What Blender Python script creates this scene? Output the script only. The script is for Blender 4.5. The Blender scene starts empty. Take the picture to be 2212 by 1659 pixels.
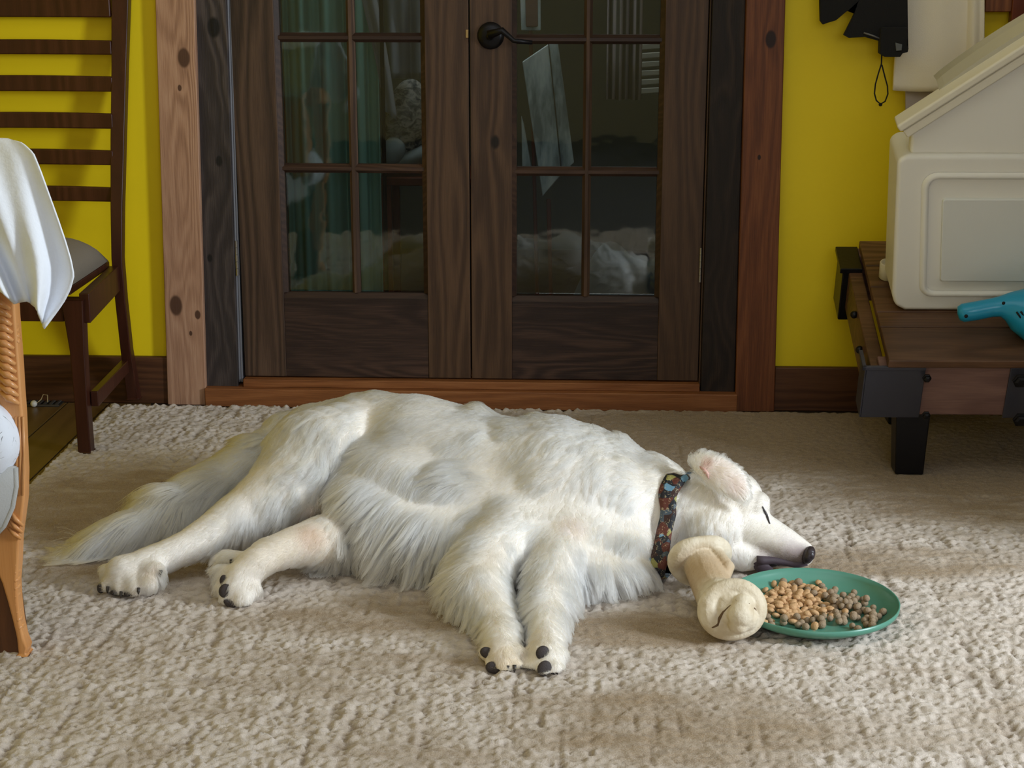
import bpy, bmesh, math, random
import numpy as np
from mathutils import Vector, Matrix, Euler
from mathutils.bvhtree import BVHTree
from mathutils.kdtree import KDTree

SC = bpy.context.scene
FUR_N = 200000
COL = SC.collection
rnd = random.Random(7)
NR = np.random.RandomState(11)

# ------------------------------------------------------------------ camera
CAM = Vector((0.0, 0.0, 1.262))
FPX = 3600.0
PITCH, YAW = math.radians(14.9), math.radians(2.5)
cd = bpy.data.cameras.new('camera'); cam = bpy.data.objects.new('camera', cd); COL.objects.link(cam)
cam.location = CAM; cam.rotation_euler = (math.radians(90) - PITCH, 0, YAW)
cd.sensor_width = 36.0; cd.lens = 36.0 * FPX / 2212.0; cd.clip_start = 0.05
SC.camera = cam

# ------------------------------------------------------------------ world, lights, exposure
SC.view_settings.view_transform = 'Standard'; SC.view_settings.look = 'None'
SC.view_settings.exposure = -0.16; SC.view_settings.gamma = 1.0
SC.view_settings.use_curve_mapping = False
w = bpy.data.worlds.new('world'); SC.world = w; w.use_nodes = True
w.node_tree.nodes['Background'].inputs[0].default_value = (0.78, 0.86, 1.0, 1)
w.node_tree.nodes['Background'].inputs[1].default_value = 0.25


def area(name, loc, target, sx, sy, power, color):
    l = bpy.data.lights.new(name, 'AREA'); l.shape = 'RECTANGLE'; l.size = sx; l.size_y = sy
    l.energy = power; l.color = color
    o = bpy.data.objects.new(name, l); COL.objects.link(o); o.location = loc
    o.rotation_euler = (Vector(target) - Vector(loc)).to_track_quat('-Z', 'Y').to_euler()
    return o


KEY = area('window_daylight_right', (2.72, 1.95, 1.35), (-0.7, 3.8, 0.3), 0.50, 1.1, 108, (0.83, 0.92, 1.0))
FILL = area('rear_fill', (0.7, -1.55, 1.9), (-0.5, 3.4, 0.2), 2.2, 1.3, 33, (0.93, 0.96, 1.0))  # soft fill lamp added behind the camera to lift the whole room
AMB = area('ceiling_fill', (-0.3, 2.2, 2.50), (-0.3, 2.6, 0.0), 1.6, 1.2, 7, (0.90, 0.95, 1.0))  # ambient fill lamp added under the closed ceiling
BACK = area('back_room_fill', (-0.3, 4.68, 2.35), (-0.3, 5.05, 0.6), 1.5, 0.12, 13.0, (0.85, 0.94, 1.0))  # strip lamp added to brighten the things behind the glass

# ------------------------------------------------------------------ measuring helpers
_cy, _sy, _cp, _sp = math.cos(YAW), math.sin(YAW), math.cos(PITCH), math.sin(PITCH)
RIGHT = Vector((_cy, _sy, 0)); FWD = Vector((-_sy * _cp, _cy * _cp, -_sp)); UP = RIGHT.cross(FWD)


def ray(px, py):
    return RIGHT * ((px - 1106) / FPX) + FWD - UP * ((py - 829.5) / FPX)


def P(px, py, Y):                       # the point seen at that pixel on the plane y = Y
    d = ray(px, py); return CAM + d * (Y / d.y)


def G(px, py, z=0.012):                 # ... on the level z
    d = ray(px, py); return CAM + d * ((z - CAM.z) / d.z)


def lin(r, g, b):
    f = lambda c: (c / 255 / 12.92) if c / 255 <= 0.04045 else ((c / 255 + 0.055) / 1.055) ** 2.4
    return (f(r), f(g), f(b), 1.0)


# ------------------------------------------------------------------ mesh helpers
class MB:
    def __init__(self): self.v = []; self.f = []

    def add(self, vs, fs):
        o = len(self.v); self.v += [tuple(q) for q in vs]; self.f += [tuple(i + o for i in q) for q in fs]; return self

    def hexa(self, c):                  # eight corners: bottom ring then top ring
        return self.add(c, [(0, 3, 2, 1), (4, 5, 6, 7), (0, 1, 5, 4), (1, 2, 6, 5), (2, 3, 7, 6), (3, 0, 4, 7)])

    def box(self, x0, x1, y0, y1, z0, z1):
        return self.hexa([(x0, y0, z0), (x1, y0, z0), (x1, y1, z0), (x0, y1, z0), (x0, y0, z1), (x1, y0, z1), (x1, y1, z1), (x0, y1, z1)])

    def tube(self, pts, rad, n=10, flat=1.0, up=None, cap=True):
        pts = [Vector(p) for p in pts]; m = len(pts)
        rad = [rad] * m if isinstance(rad, (int, float)) else rad
        vs = []; u0 = None
        for i, p in enumerate(pts):
            t = (pts[min(i + 1, m - 1)] - pts[max(i - 1, 0)]).normalized()
            ref = Vector(up) if up else (u0 if u0 is not None else (Vector((0, 0, 1)) if abs(t.z) < .9 else Vector((0, 1, 0))))
            a = (ref - t * ref.dot(t)).normalized(); u0 = a; b = t.cross(a)
            for k in range(n):
                th = 2 * math.pi * k / n
                vs.append(p + a * (rad[i] * math.cos(th) * flat) + b * (rad[i] * math.sin(th)))
        fs = [(i * n + k, i * n + (k + 1) % n, (i + 1) * n + (k + 1) % n, (i + 1) * n + k) for i in range(m - 1) for k in range(n)]
        if cap: fs += [tuple(range(n - 1, -1, -1)), tuple((m - 1) * n + k for k in range(n))]
        return self.add(vs, fs)

    def lathe(self, prof, c, n=32, axis=None, xs=1.0):   # prof: (radius, height) pairs
        c = Vector(c); q = (Vector(axis).to_track_quat('Z', 'Y') if axis else None); vs = []
        for r, h in prof:
            for k in range(n):
                th = 2 * math.pi * k / n; p = Vector((r * math.cos(th) * xs, r * math.sin(th), h))
                vs.append(c + (q @ p if q else p))
        m = len(prof)
        fs = [(i * n + k, i * n + (k + 1) % n, (i + 1) * n + (k + 1) % n, (i + 1) * n + k) for i in range(m - 1) for k in range(n)]
        if prof[0][0] > 1e-6: fs.append(tuple(range(n - 1, -1, -1)))
        if prof[-1][0] > 1e-6: fs.append(tuple((m - 1) * n + k for k in range(n)))
        return self.add(vs, fs)

    def ell(self, c, r, rot=None, n=14, m=9):
        c = Vector(c); vs = []; fs = []
        R = rot if isinstance(rot, Matrix) else (Euler(rot).to_matrix() if rot else Matrix.Identity(3))
        vs.append(c + R @ Vector((0, 0, -r[2])))
        for i in range(1, m):
            ph = -math.pi / 2 + math.pi * i / m
            for k in range(n):
                th = 2 * math.pi * k / n
                vs.append(c + R @ Vector((r[0] * math.cos(ph) * math.cos(th), r[1] * math.cos(ph) * math.sin(th), r[2] * math.sin(ph))))
        vs.append(c + R @ Vector((0, 0, r[2]))); T = len(vs) - 1
        for k in range(n): fs.append((0, 1 + (k + 1) % n, 1 + k)); fs.append((T, T - n + k, T - n + (k + 1) % n))
        for i in range(m - 2):
            for k in range(n): fs.append((1 + i * n + k, 1 + i * n + (k + 1) % n, 1 + (i + 1) * n + (k + 1) % n, 1 + (i + 1) * n + k))
        return self.add(vs, fs)

    def caps(self, a, b, ra, rb, n=14, steps=6):
        a, b = Vector(a), Vector(b)
        for i in range(steps + 1):
            t = i / steps; r = ra + (rb - ra) * t
            self.ell(a.lerp(b, t), (r, r, r), None, n, 8)
        return self

    def grid(self, fn, nu, nv, flip=False):
        vs = [fn(i / nu, j / nv) for j in range(nv + 1) for i in range(nu + 1)]; W = nu + 1
        fs = [(j * W + i, j * W + i + 1, (j + 1) * W + i + 1, (j + 1) * W + i) for j in range(nv) for i in range(nu)]
        if flip: fs = [q[::-1] for q in fs]
        return self.add(vs, fs)


def mesh_of(name, mb, smooth=False):
    me = bpy.data.meshes.new(name); me.from_pydata(mb.v, [], mb.f); me.update()
    if smooth: me.polygons.foreach_set('use_smooth', [True] * len(me.polygons))
    return me


def obj(name, mb, mat, parent=None, smooth=False, bevel=0.0, solid=0.0, sub=0, seg=2):
    me = mb if isinstance(mb, bpy.types.Mesh) else mesh_of(name, mb, smooth or bevel > 0)
    if mat is not None and not me.materials: me.materials.append(mat)
    o = bpy.data.objects.new(name, me); COL.objects.link(o)
    if bevel > 0:
        b = o.modifiers.new('bevel', 'BEVEL'); b.width = bevel; b.segments = seg; b.limit_method = 'ANGLE'; b.angle_limit = 0.6
        b.harden_normals = not smooth
    if solid: s = o.modifiers.new('solid', 'SOLIDIFY'); s.thickness = solid; s.offset = 0
    if sub: s = o.modifiers.new('sub', 'SUBSURF'); s.levels = sub; s.render_levels = sub
    if parent is not None: adopt(o, parent)
    return o


def adopt(o, parent):
    o.parent = parent
    p = parent; M = Matrix.Identity(4)
    while p is not None:
        if p.type == 'EMPTY': M = Matrix.Translation(p.location) @ p.rotation_euler.to_matrix().to_4x4()
        p = p.parent
    o.matrix_parent_inverse = (M.inverted() if parent.type == 'EMPTY' else Matrix.Identity(4))


def tag(o, label=None, cat=None, group=None, kind=None):
    if label: o['label'] = label
    if cat: o['category'] = cat
    if group: o['group'] = group
    if kind: o['kind'] = kind
    return o


def empty(name, loc, label, cat, group=None):
    o = bpy.data.objects.new(name, None); COL.objects.link(o); o.location = loc; o.empty_display_size = 0.05
    return tag(o, label, cat, group)


# ------------------------------------------------------------------ material helpers
class NT:
    def __init__(self, name):
        self.m = bpy.data.materials.new(name); self.m.use_nodes = True; self.t = self.m.node_tree
        self.b = self.t.nodes['Principled BSDF']; self.out = self.t.nodes['Material Output']

    def n(self, typ, **kw):
        nd = self.t.nodes.new(typ)
        for k, v in kw.items():
            if k.startswith('i_'):
                k2 = k[2:]; s = nd.inputs[int(k2)] if k2.isdigit() else nd.inputs[k2.replace('_', ' ')]
                if isinstance(v, bpy.types.NodeSocket): self.t.links.new(v, s)
                else: s.default_value = v
            else: setattr(nd, k, v)
        return nd

    def link(self, a, b): self.t.links.new(a, b)

    def math(self, op, a, b=0.0, c=None):
        kw = {'i_0': a, 'i_1': b}
        if c is not None: kw['i_2'] = c
        return self.n('ShaderNodeMath', operation=op, **kw).outputs[0]

    def ramp(self, fac, stops, interp='LINEAR'):
        r = self.n('ShaderNodeValToRGB', i_0=fac); cr = r.color_ramp; cr.interpolation = interp
        while len(cr.elements) < len(stops): cr.elements.new(0.5)
        for e, (p, c) in zip(cr.elements, stops): e.position = p; e.color = c if len(c) == 4 else (*c, 1)
        return r.outputs[0]

    def mix(self, fac, a, b, mode='MIX'):
        nd = self.n('ShaderNodeMix', data_type='RGBA', blend_type=mode)
        for s, v in ((nd.inputs[0], fac), (nd.inputs[6], a), (nd.inputs[7], b)):
            if isinstance(v, bpy.types.NodeSocket): self.link(v, s)
            else: s.default_value = v
        return nd.outputs[2]

    def coord(self, kind='Object', scale=(1, 1, 1), rot=(0, 0, 0), loc=(0, 0, 0)):
        tc = self.n('ShaderNodeTexCoord'); mp = self.n('ShaderNodeMapping')
        mp.inputs['Scale'].default_value = scale; mp.inputs['Rotation'].default_value = rot; mp.inputs['Location'].default_value = loc
        self.link(tc.outputs[kind], mp.inputs[0]); return mp.outputs[0]

    def noise(self, vec, scale, detail=3, rough=0.5, dist=0.0):
        return self.n('ShaderNodeTexNoise', i_Vector=vec, i_Scale=scale, i_Detail=detail, i_Roughness=rough, i_Distortion=dist).outputs[0]

    def bump(self, h, strength, dist=0.002):
        b = self.n('ShaderNodeBump', i_Height=h, i_Strength=strength, i_Distance=dist); self.link(b.outputs[0], self.b.inputs['Normal'])

    def base(self, c, rough=0.5, **kw):
        s = self.b.inputs['Base Color']
        if isinstance(c, bpy.types.NodeSocket): self.link(c, s)
        else: s.default_value = c
        r = self.b.inputs['Roughness']
        if isinstance(rough, bpy.types.NodeSocket): self.link(rough, r)
        else: r.default_value = rough
        for k, v in kw.items(): self.b.inputs[k.replace('_', ' ')].default_value = v
        return self.m


def plain(name, c, rough=0.5, bump=0.0, bscale=200, var=0.0, **kw):
    t = NT(name); col = c
    v = t.coord()
    if var: col = t.mix(t.math('MULTIPLY', t.noise(v, 6, 4), var), c, (c[0] * .45, c[1] * .45, c[2] * .45, 1))
    m = t.base(col, rough, **kw)
    if bump: t.bump(t.noise(v, bscale, 3), bump)
    return m


def wood(name, dark, mid, light, axis='z', freq=55, seed=0.0, knots=(), rough=0.55, stretch=0.12, contrast=1.0, bump=0.25, warp=0.35, spec=0.35, blotch=0.5):
    """boards: grain along `axis`, across the other two; knots are (x,y,z,r) in object space"""
    t = NT(name); ax = 'xyz'.index(axis)
    tc = t.n('ShaderNodeTexCoord'); sc = [1, 1, 1]; sc[ax] = stretch
    mp = t.n('ShaderNodeMapping'); mp.inputs['Scale'].default_value = sc; mp.inputs['Location'].default_value = (seed, seed * 1.7, seed * 2.3)
    t.link(tc.outputs['Object'], mp.inputs[0]); v = mp.outputs[0]
    sx = t.n('ShaderNodeSeparateXYZ', i_0=tc.outputs['Object'])
    o = [k for k in range(3) if k != ax]
    across = t.math('ADD', sx.outputs[o[0]], sx.outputs[o[1]])
    low = t.noise(v, 7, 2, 0.5)
    val = t.math('ADD', across, t.math('MULTIPLY', low, warp))
    core = None
    for (kx, ky, kz, kr) in knots:
        d = t.n('ShaderNodeVectorMath', operation='SUBTRACT', i_0=tc.outputs['Object'], i_1=(kx, ky, kz))
        s = [1, 0.3, 1]; s[ax] = 0.62
        d = t.n('ShaderNodeVectorMath', operation='MULTIPLY', i_0=d.outputs[0], i_1=s)
        ln = t.n('ShaderNodeVectorMath', operation='LENGTH', i_0=d.outputs[0]).outputs['Value']
        g = t.math('EXPONENT', t.math('MULTIPLY', ln, -1.0 / (kr * 2.6)))
        val = t.math('ADD', val, t.math('MULTIPLY', g, kr * 2.6))
        c = t.n('ShaderNodeMapRange', interpolation_type='SMOOTHSTEP', i_0=ln, i_1=kr * 1.05, i_2=kr * 0.7, i_3=0.0, i_4=1.0).outputs[0]
        core = c if core is None else t.math('MAXIMUM', core, c)
    val = t.math('ADD', val, t.math('MULTIPLY', t.noise(v, 26, 3, 0.6), 0.035))
    w = t.math('SINE', t.math('MULTIPLY', val, freq * 6.28318))
    w = t.math('MULTIPLY_ADD', w, 0.5, 0.5)
    gate = t.n('ShaderNodeMapRange', i_0=t.noise(v, 5, 2), i_1=0.3, i_2=0.7, i_3=0.15, i_4=1.0).outputs[0]
    w = t.math('MULTIPLY_ADD', t.math('SUBTRACT', w, 0.5), gate, 0.5)
    sc2 = [1, 1, 1]; sc2[ax] = 0.03
    mp2 = t.n('ShaderNodeMapping'); mp2.inputs['Scale'].default_value = sc2; t.link(tc.outputs['Object'], mp2.inputs[0])
    fib = t.noise(mp2.outputs[0], 420, 3, 0.6)
    big = t.noise(v, 3.5, 3, 0.6)
    f = t.math('ADD', t.math('MULTIPLY', w, 0.30 * contrast), t.math('ADD', t.math('MULTIPLY', fib, 0.38 * contrast), t.math('MULTIPLY', big, blotch)))
    f = t.math('SUBTRACT', f, 0.5 * (0.30 * contrast + 0.38 * contrast + blotch) - 0.5)
    col = t.ramp(f, [(0.22, dark), (0.5, mid), (0.80, light)])
    if core is not None: col = t.mix(core, col, tuple(c * 0.5 for c in dark[:3]) + (1,))
    t.base(col, rough); t.b.inputs['Specular IOR Level'].default_value = spec
    t.bump(f, bump, 0.004)
    return t.m
# ================================================================== materials
YEL = NT('yellow_paint'); _v = YEL.coord()
YEL.base(YEL.mix(YEL.math('MULTIPLY', YEL.noise(_v, 3, 3), 0.25), lin(242, 214, 0), lin(230, 198, 0)), 0.6); YEL.bump(YEL.noise(_v, 260, 3), 0.12, 0.001); YEL = YEL.m
M_white = plain('ceiling_white', lin(225, 222, 214), 0.9)
M_cream = plain('cream_plaster', lin(190, 180, 150), 0.9)
kn = lambda px, py, r: (*P(px, py, 4.468), r)
M_pine = wood('knotty_pine', lin(116, 80, 60), lin(170, 130, 104), lin(204, 168, 140), 'z', 42, 1.3,
              [kn(397, 125, .0185), kn(388, 190, .006), kn(380, 660, .020), kn(427, 680, .009), kn(412, 720, .005)], 0.6, 0.10, 1.0, 0.3, 0.5)
M_brownc = wood('brown_casing', lin(54, 26, 14), lin(110, 62, 34), lin(156, 100, 58), 'z', 30, 4.1, [kn(1665, 85, .016), kn(1640, 340, .005)], 0.5, 0.10, 0.9, 0.25, 0.45)
M_beam = wood('dark_weathered_beam', lin(24, 19, 18), lin(54, 46, 44), lin(98, 86, 80), 'z', 16, 2.2, [kn(458, 60, .02), kn(470, 350, .012), kn(450, 560, .01)], 0.6, 0.35, 0.8, 0.7, 0.5)
M_beam2 = wood('charred_beam', lin(14, 9, 7), lin(36, 26, 21), lin(70, 52, 40), 'z', 16, 7.2, [], 0.55, 0.35, 0.8, 0.7, 0.5)
M_stile = wood('stile_wood', lin(40, 29, 22), lin(76, 57, 45), lin(108, 84, 66), 'z', 26, 0.6, [kn(1068, 310, .016)], 0.5, 0.09, 1.0, 0.2, 0.35)
M_stile2 = wood('stile_wood_warm', lin(36, 25, 17), lin(70, 50, 36), lin(102, 76, 55), 'z', 22, 3.7, [kn(1068, 310, .017), kn(965, 1000, .01)], 0.5, 0.09, 1.0, 0.2, 0.5)
M_rail = wood('rail_wood', lin(24, 17, 15), lin(50, 36, 31), lin(92, 68, 56), 'x', 17, 5.0, [], 0.45, 0.16, 0.9, 0.2, 0.9)
M_munt = wood('muntin_wood', lin(28, 18, 13), lin(54, 36, 27), lin(90, 66, 50), 'x', 40, 2.0, [], 0.45, 0.2, 0.7, 0.1, 0.2)
M_sill = wood('threshold_wood', lin(80, 44, 20), lin(136, 84, 46), lin(172, 118, 74), 'x', 22, 9.0, [], 0.5, 0.12, 1.0, 0.25, 0.5)
M_base = wood('baseboard_wood', lin(48, 26, 14), lin(80, 48, 28), lin(108, 70, 42), 'x', 30, 6.0, [], 0.5, 0.12, 0.8, 0.15, 0.3)
M_floorw = wood('floor_wood', lin(70, 50, 24), lin(104, 80, 44), lin(130, 102, 62), 'y', 16, 3.0, [], 0.35, 0.1, 0.7, 0.1, 0.2)
M_strip = plain('grey_weatherstrip', lin(112, 112, 118), 0.5)
M_dark = plain('black_gap', lin(12, 9, 8), 0.8)
M_steel = plain('steel', lin(200, 200, 205), 0.25, Metallic=1.0)
M_brk = plain('blackened_steel', lin(66, 66, 76), .45, .25, 60, Metallic=.35)
M_iron = plain('black_iron', lin(28, 27, 30), 0.38, 0.15, 90, Metallic=0.6)

# ================================================================== room shell
RX0, RX1, RY0, RY1, RZ = -2.3, 2.9, -1.9, 4.50, 2.6
ZR = 0.012
S = lambda n, mb, m, **k: tag(obj(n, mb, m, None, **k), kind='structure')


def board(name, x0, x1, x0b, x1b, yb, Y, depth, ztop=2.12, mat=None, parent=None, bevel=0.003, zb=None):
    """upright board whose left/right edges are read at y=0 and at y=yb on the plane Y"""
    tl, tr, bl, br = P(x0, 0, Y), P(x1, 0, Y), P(x0b, yb, Y), P(x1b, yb, Y)
    if zb is None: zb = min(bl.z, br.z)
    def at(a, b, z): return b.x + (a.x - b.x) * (z - b.z) / (a.z - b.z)
    mb = MB()
    N = 14
    for i in range(N):
        z0 = zb + (ztop - zb) * i / N; z1 = zb + (ztop - zb) * (i + 1) / N
    mb.hexa([(at(tl, bl, zb), Y, zb), (at(tr, br, zb), Y, zb), (at(tr, br, zb), Y + depth, zb), (at(tl, bl, zb), Y + depth, zb),
             (at(tl, bl, ztop), Y, ztop), (at(tr, br, ztop), Y, ztop), (at(tr, br, ztop), Y + depth, ztop), (at(tl, bl, ztop), Y + depth, ztop)])
    return obj(name, mb, mat, parent, bevel=bevel)


OX0, OX1 = -1.10, 0.46     # opening behind the casings
OZ = 2.10
S('floor', MB().box(RX0, RX1, RY0, 7.0, -0.05, 0.0), plain('subfloor', lin(40, 28, 14), 0.7))
S('ceiling', MB().box(RX0, RX1, RY0, 7.0, RZ, RZ + .05), M_white)
S('wall_back', MB().box(RX0, OX0, RY1, RY1 + .12, 0, RZ).box(OX1, RX1, RY1, RY1 + .12, 0, RZ).box(OX0, OX1, RY1, RY1 + .12, OZ, RZ), YEL)
S('wall_left', MB().box(RX0 - .05, RX0, RY0, 7.0, 0, RZ), YEL)
S('wall_front', MB().box(RX0, -0.5, RY0 - .05, RY0, 0, RZ).box(1.9, RX1, RY0 - .05, RY0, 0, RZ).box(-.5, 1.9, RY0 - .05, RY0, 0, 1.1).box(-.5, 1.9, RY0 - .05, RY0, 2.45, RZ), M_cream)
S('wall_right', MB().box(RX1, RX1 + .05, RY0, 1.6, 0, RZ).box(RX1, RX1 + .05, 2.3, 7.0, 0, RZ).box(RX1, RX1 + .05, 1.6, 2.3, 0, .7).box(RX1, RX1 + .05, 1.6, 2.3, 2.0, RZ), M_cream)
S('wall_far', MB().box(RX0, RX1, 6.95, 7.0, 0, RZ), plain('dim_green_wall', lin(60, 66, 60), 0.8))

# wooden floor planks of the strip seen left of the rug
_fl = bpy.data.objects['floor']
_pm = mesh_of('plank', MB().box(-.058, .058, -1.0, 1.0, 0.0001, .0028)); _pm.materials.append(M_floorw)
for i in range(8):
    o = obj('plank', _pm, None, _fl, bevel=.0012); o.location = (RX0 + .06 + i * .12 + .13, 3.47, 0)

S('baseboard_left', MB().box(RX0, -1.15, 4.478, 4.50, 0.0, .135), M_base, bevel=.004)
S('baseboard_right', MB().box(.53, RX1, 4.478, 4.50, 0.0, .125), M_base, bevel=.004)

# casings, beams and weather strips
for n, a in (('trim_1', (335, 420, 362, 445, 866, 4.468, .032, 2.2, M_pine)), ('trim_2', (1612, 1697, 1588, 1673, 872, 4.468, .032, 2.2, M_brownc))):
    tag(board(n, *a, zb=0.0), kind='structure')
tag(board('trim_3', 421, 489, 446, 515, 838, 4.486, .10, 2.12, M_beam, zb=.05), 'dark weathered beam beside the left door leaf', kind='structure')
tag(board('trim_4', 1539, 1611, 1513, 1587, 842, 4.486, .10, 2.12, M_beam2, zb=.05), 'near-black beam beside the right door leaf', kind='structure')
tag(board('trim_5', 489, 494, 515.5, 520, 830, 4.496, .05, 2.08, M_strip, zb=.06), kind='structure')
tag(board('trim_6', 495, 498, 521, 525, 830, 4.500, .05, 2.08, M_strip, zb=.06), kind='structure')
tag(board('trim_7', 1534, 1538, 1509, 1513, 830, 4.494, .05, 2.08, M_stile2, zb=.06), kind='structure')
S('trim_8', MB().box(-1.2, .56, 4.462, 4.50, 2.12, 2.24), M_brownc, bevel=.003)
# threshold: a front board and a raised strip
S('trim_9', MB().box(-1.055, .428, 4.455, 4.62, 0.0, .052), M_sill, bevel=.003)
S('trim_10', MB().box(-.95, .325, 4.478, 4.62, .052, .074), M_sill, bevel=.002)


# ------------------------------------------------------------------ door leaves
def glass_mat():
    t = NT('door_glass'); t.t.nodes.remove(t.b)
    tr = t.n('ShaderNodeBsdfTransparent', i_Color=(0.80, 0.84, 0.82, 1)); gl = t.n('ShaderNodeBsdfGlossy', i_Roughness=0.03)
    nb = t.n('ShaderNodeBump', i_Height=t.noise(t.coord(), 9, 2), i_Strength=0.06, i_Distance=0.01); t.link(nb.outputs[0], gl.inputs['Normal'])
    lw = t.n('ShaderNodeFresnel', i_IOR=1.8)
    mx = t.n('ShaderNodeMixShader', i_0=lw.outputs[0]); t.link(tr.outputs[0], mx.inputs[1]); t.link(gl.outputs[0], mx.inputs[2])
    t.link(mx.outputs[0], t.out.inputs[0]); return t.m


M_glass = glass_mat()
DY = 4.500                      # front face of the leaves


def leaf(name, x0, x1, sl, sr, mx, hz, zrail, zb, ztop, label, mats):
    """x0..x1 leaf, sl/sr inner edges of the stiles, mx centre of the upright muntin, hz lower muntin heights"""
    r = empty(name, ((x0 + x1) / 2, DY, zb), label, 'door'); r['kind'] = 'structure'; del r['category']
    obj('stile', MB().box(x0, sl, DY, DY + .045, zb, ztop), mats[0], r, bevel=.002)
    obj('stile', MB().box(sr, x1, DY, DY + .045, zb, ztop), mats[1], r, bevel=.002)
    obj('bottom_rail', MB().box(sl, sr, DY + .003, DY + .043, zb, zrail - .014), M_rail, r, bevel=.001)
    obj('top_rail', MB().box(sl, sr, DY + .003, DY + .043, ztop - .1, ztop), M_rail, r, bevel=.001)
    # chamfered glazing bead round the opening
    b = MB(); z0, z1 = zrail, ztop - .1
    e = .012
    for (ax, az, bx, bz, nx, nz) in ((sl, z0, sr, z0, 0, 1), (sl, z1, sr, z1, 0, -1), (sl, z0, sl, z1, 1, 0), (sr, z0, sr, z1, -1, 0)):
        if nx == 0:
            b.hexa([(ax, DY + .004, az - .014 * nz), (bx, DY + .004, az - .014 * nz), (bx, DY + .03, az - .014 * nz), (ax, DY + .03, az - .014 * nz),
                    (ax, DY + .014, az), (bx, DY + .014, az), (bx, DY + .03, az), (ax, DY + .03, az)])
        else:
            b.hexa([(ax, DY + .004, az), (ax + e * nx, DY + .014, az), (ax + e * nx, DY + .03, az), (ax, DY + .03, az),
                    (ax, DY + .004, bz), (ax + e * nx, DY + .014, bz), (ax + e * nx, DY + .03, bz), (ax, DY + .03, bz)])
    obj('glazing_bead', b, M_munt, r)
    zs = list(hz); st = hz[1] - hz[0]
    while zs[-1] + st < ztop - .2: zs.append(zs[-1] + st)
    for z in zs:
        h = .0125
        obj('muntin', MB().add([(sl, DY + .022, z - h), (sl, DY + .010, z - h * .35), (sl, DY + .010, z + h * .35), (sl, DY + .022, z + h), (sl, DY + .035, z + h), (sl, DY + .035, z - h),
                                (sr, DY + .022, z - h), (sr, DY + .010, z - h * .35), (sr, DY + .010, z + h * .35), (sr, DY + .022, z + h), (sr, DY + .035, z + h), (sr, DY + .035, z - h)],
                               [(0, 1, 7, 6), (1, 2, 8, 7), (2, 3, 9, 8), (3, 4, 10, 9), (4, 5, 11, 10), (5, 0, 6, 11), (5, 4, 3, 2, 1, 0), (6, 7, 8, 9, 10, 11)]), M_munt, r)
    h = .0115
    obj('muntin', MB().add([(mx - h, DY + .022, z0), (mx - h * .35, DY + .009, z0), (mx + h * .35, DY + .009, z0), (mx + h, DY + .022, z0), (mx + h, DY + .035, z0), (mx - h, DY + .035, z0),
                            (mx - h, DY + .022, z1), (mx - h * .35, DY + .009, z1), (mx + h * .35, DY + .009, z1), (mx + h, DY + .022, z1), (mx + h, DY + .035, z1), (mx - h, DY + .035, z1)],
                           [(0, 1, 7, 6), (1, 2, 8, 7), (2, 3, 9, 8), (3, 4, 10, 9), (4, 5, 11, 10), (5, 0, 6, 11), (5, 4, 3, 2, 1, 0), (6, 7, 8, 9, 10, 11)]), mats[0], r)
    ed = [z0] + zs + [z1]
    for i in range(len(ed) - 1):
        for (a, c) in ((sl, mx), (mx, sr)):
            obj('pane', MB().box(a + .004, c - .004, DY + .026, DY + .029, ed[i] + .004, ed[i + 1] - .004), M_glass, r)
    return r


W = lambda px, py: P(px, py, DY)
zA = [W(760, 366).z, W(760, 82).z]; zB = [W(1260, 373).z, W(1260, 86).z]
dl = leaf('door_1', W(512, 400).x, W(1014, 400).x, W(604, 400).x, W(921, 400).x, W(763, 400).x, zA, W(770, 634).z, .078, 2.08,
          'left dark wooden french door leaf with glass panes, teal curtain behind', (M_stile, M_stile2))
dr = leaf('door_2', W(1017, 400).x, W(1520, 400).x, W(1106, 400).x, W(1429, 400).x, W(1267, 400).x, zB, W(1262, 642).z, .078, 2.08,
          'right dark wooden french door leaf with black lever handle', (M_stile2, M_stile2))
# lever handle
hc = P(1060, 77, DY)
h = obj('door_handle', MB().lathe([(.0, -.012), (.022, -.013), (.034, -.009), (.036, 0), (.036, .002)], hc + Vector((0, -.001, 0)), 28, (0, 1, 0)), M_iron, dr, smooth=True)
e1 = P(1085, 66, DY - .05); e2 = P(1110, 88, DY - .055); e3 = P(1150, 92, DY - .052)
obj('lever', MB().tube([hc, hc + Vector((0, -.045, 0))], .010, 12).tube([hc + Vector((-.004, -.048, .004)), e1, e2, e3], [.012, .009, .0065, .0055], 12), M_iron, h, smooth=True)
obj('strike_plate', MB().box(P(1006, 60, DY).x, P(1012, 60, DY).x, DY - .0015, DY + .004, P(1006, 82, DY).z, P(1006, 64, DY).z), plain('brass', lin(190, 160, 110), .3, Metallic=1), dl, bevel=.001)
for (px, y0, y1, par) in ((513, 519, 595, dl), (1512, 535, 610, dr)):
    a, b = P(px, y1, DY - .006), P(px, y0, DY - .006)
    hb = MB()
    for k in range(5):
        z0 = a.z + (b.z - a.z) * k / 5 + .0004; z1 = a.z + (b.z - a.z) * (k + 1) / 5 - .0004
        hb.tube([(a.x, a.y, z0), (a.x, a.y, z1)], .0055 if par is dl else .0035, 12)
    obj('hinge', hb, M_steel, par, smooth=False)

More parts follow.
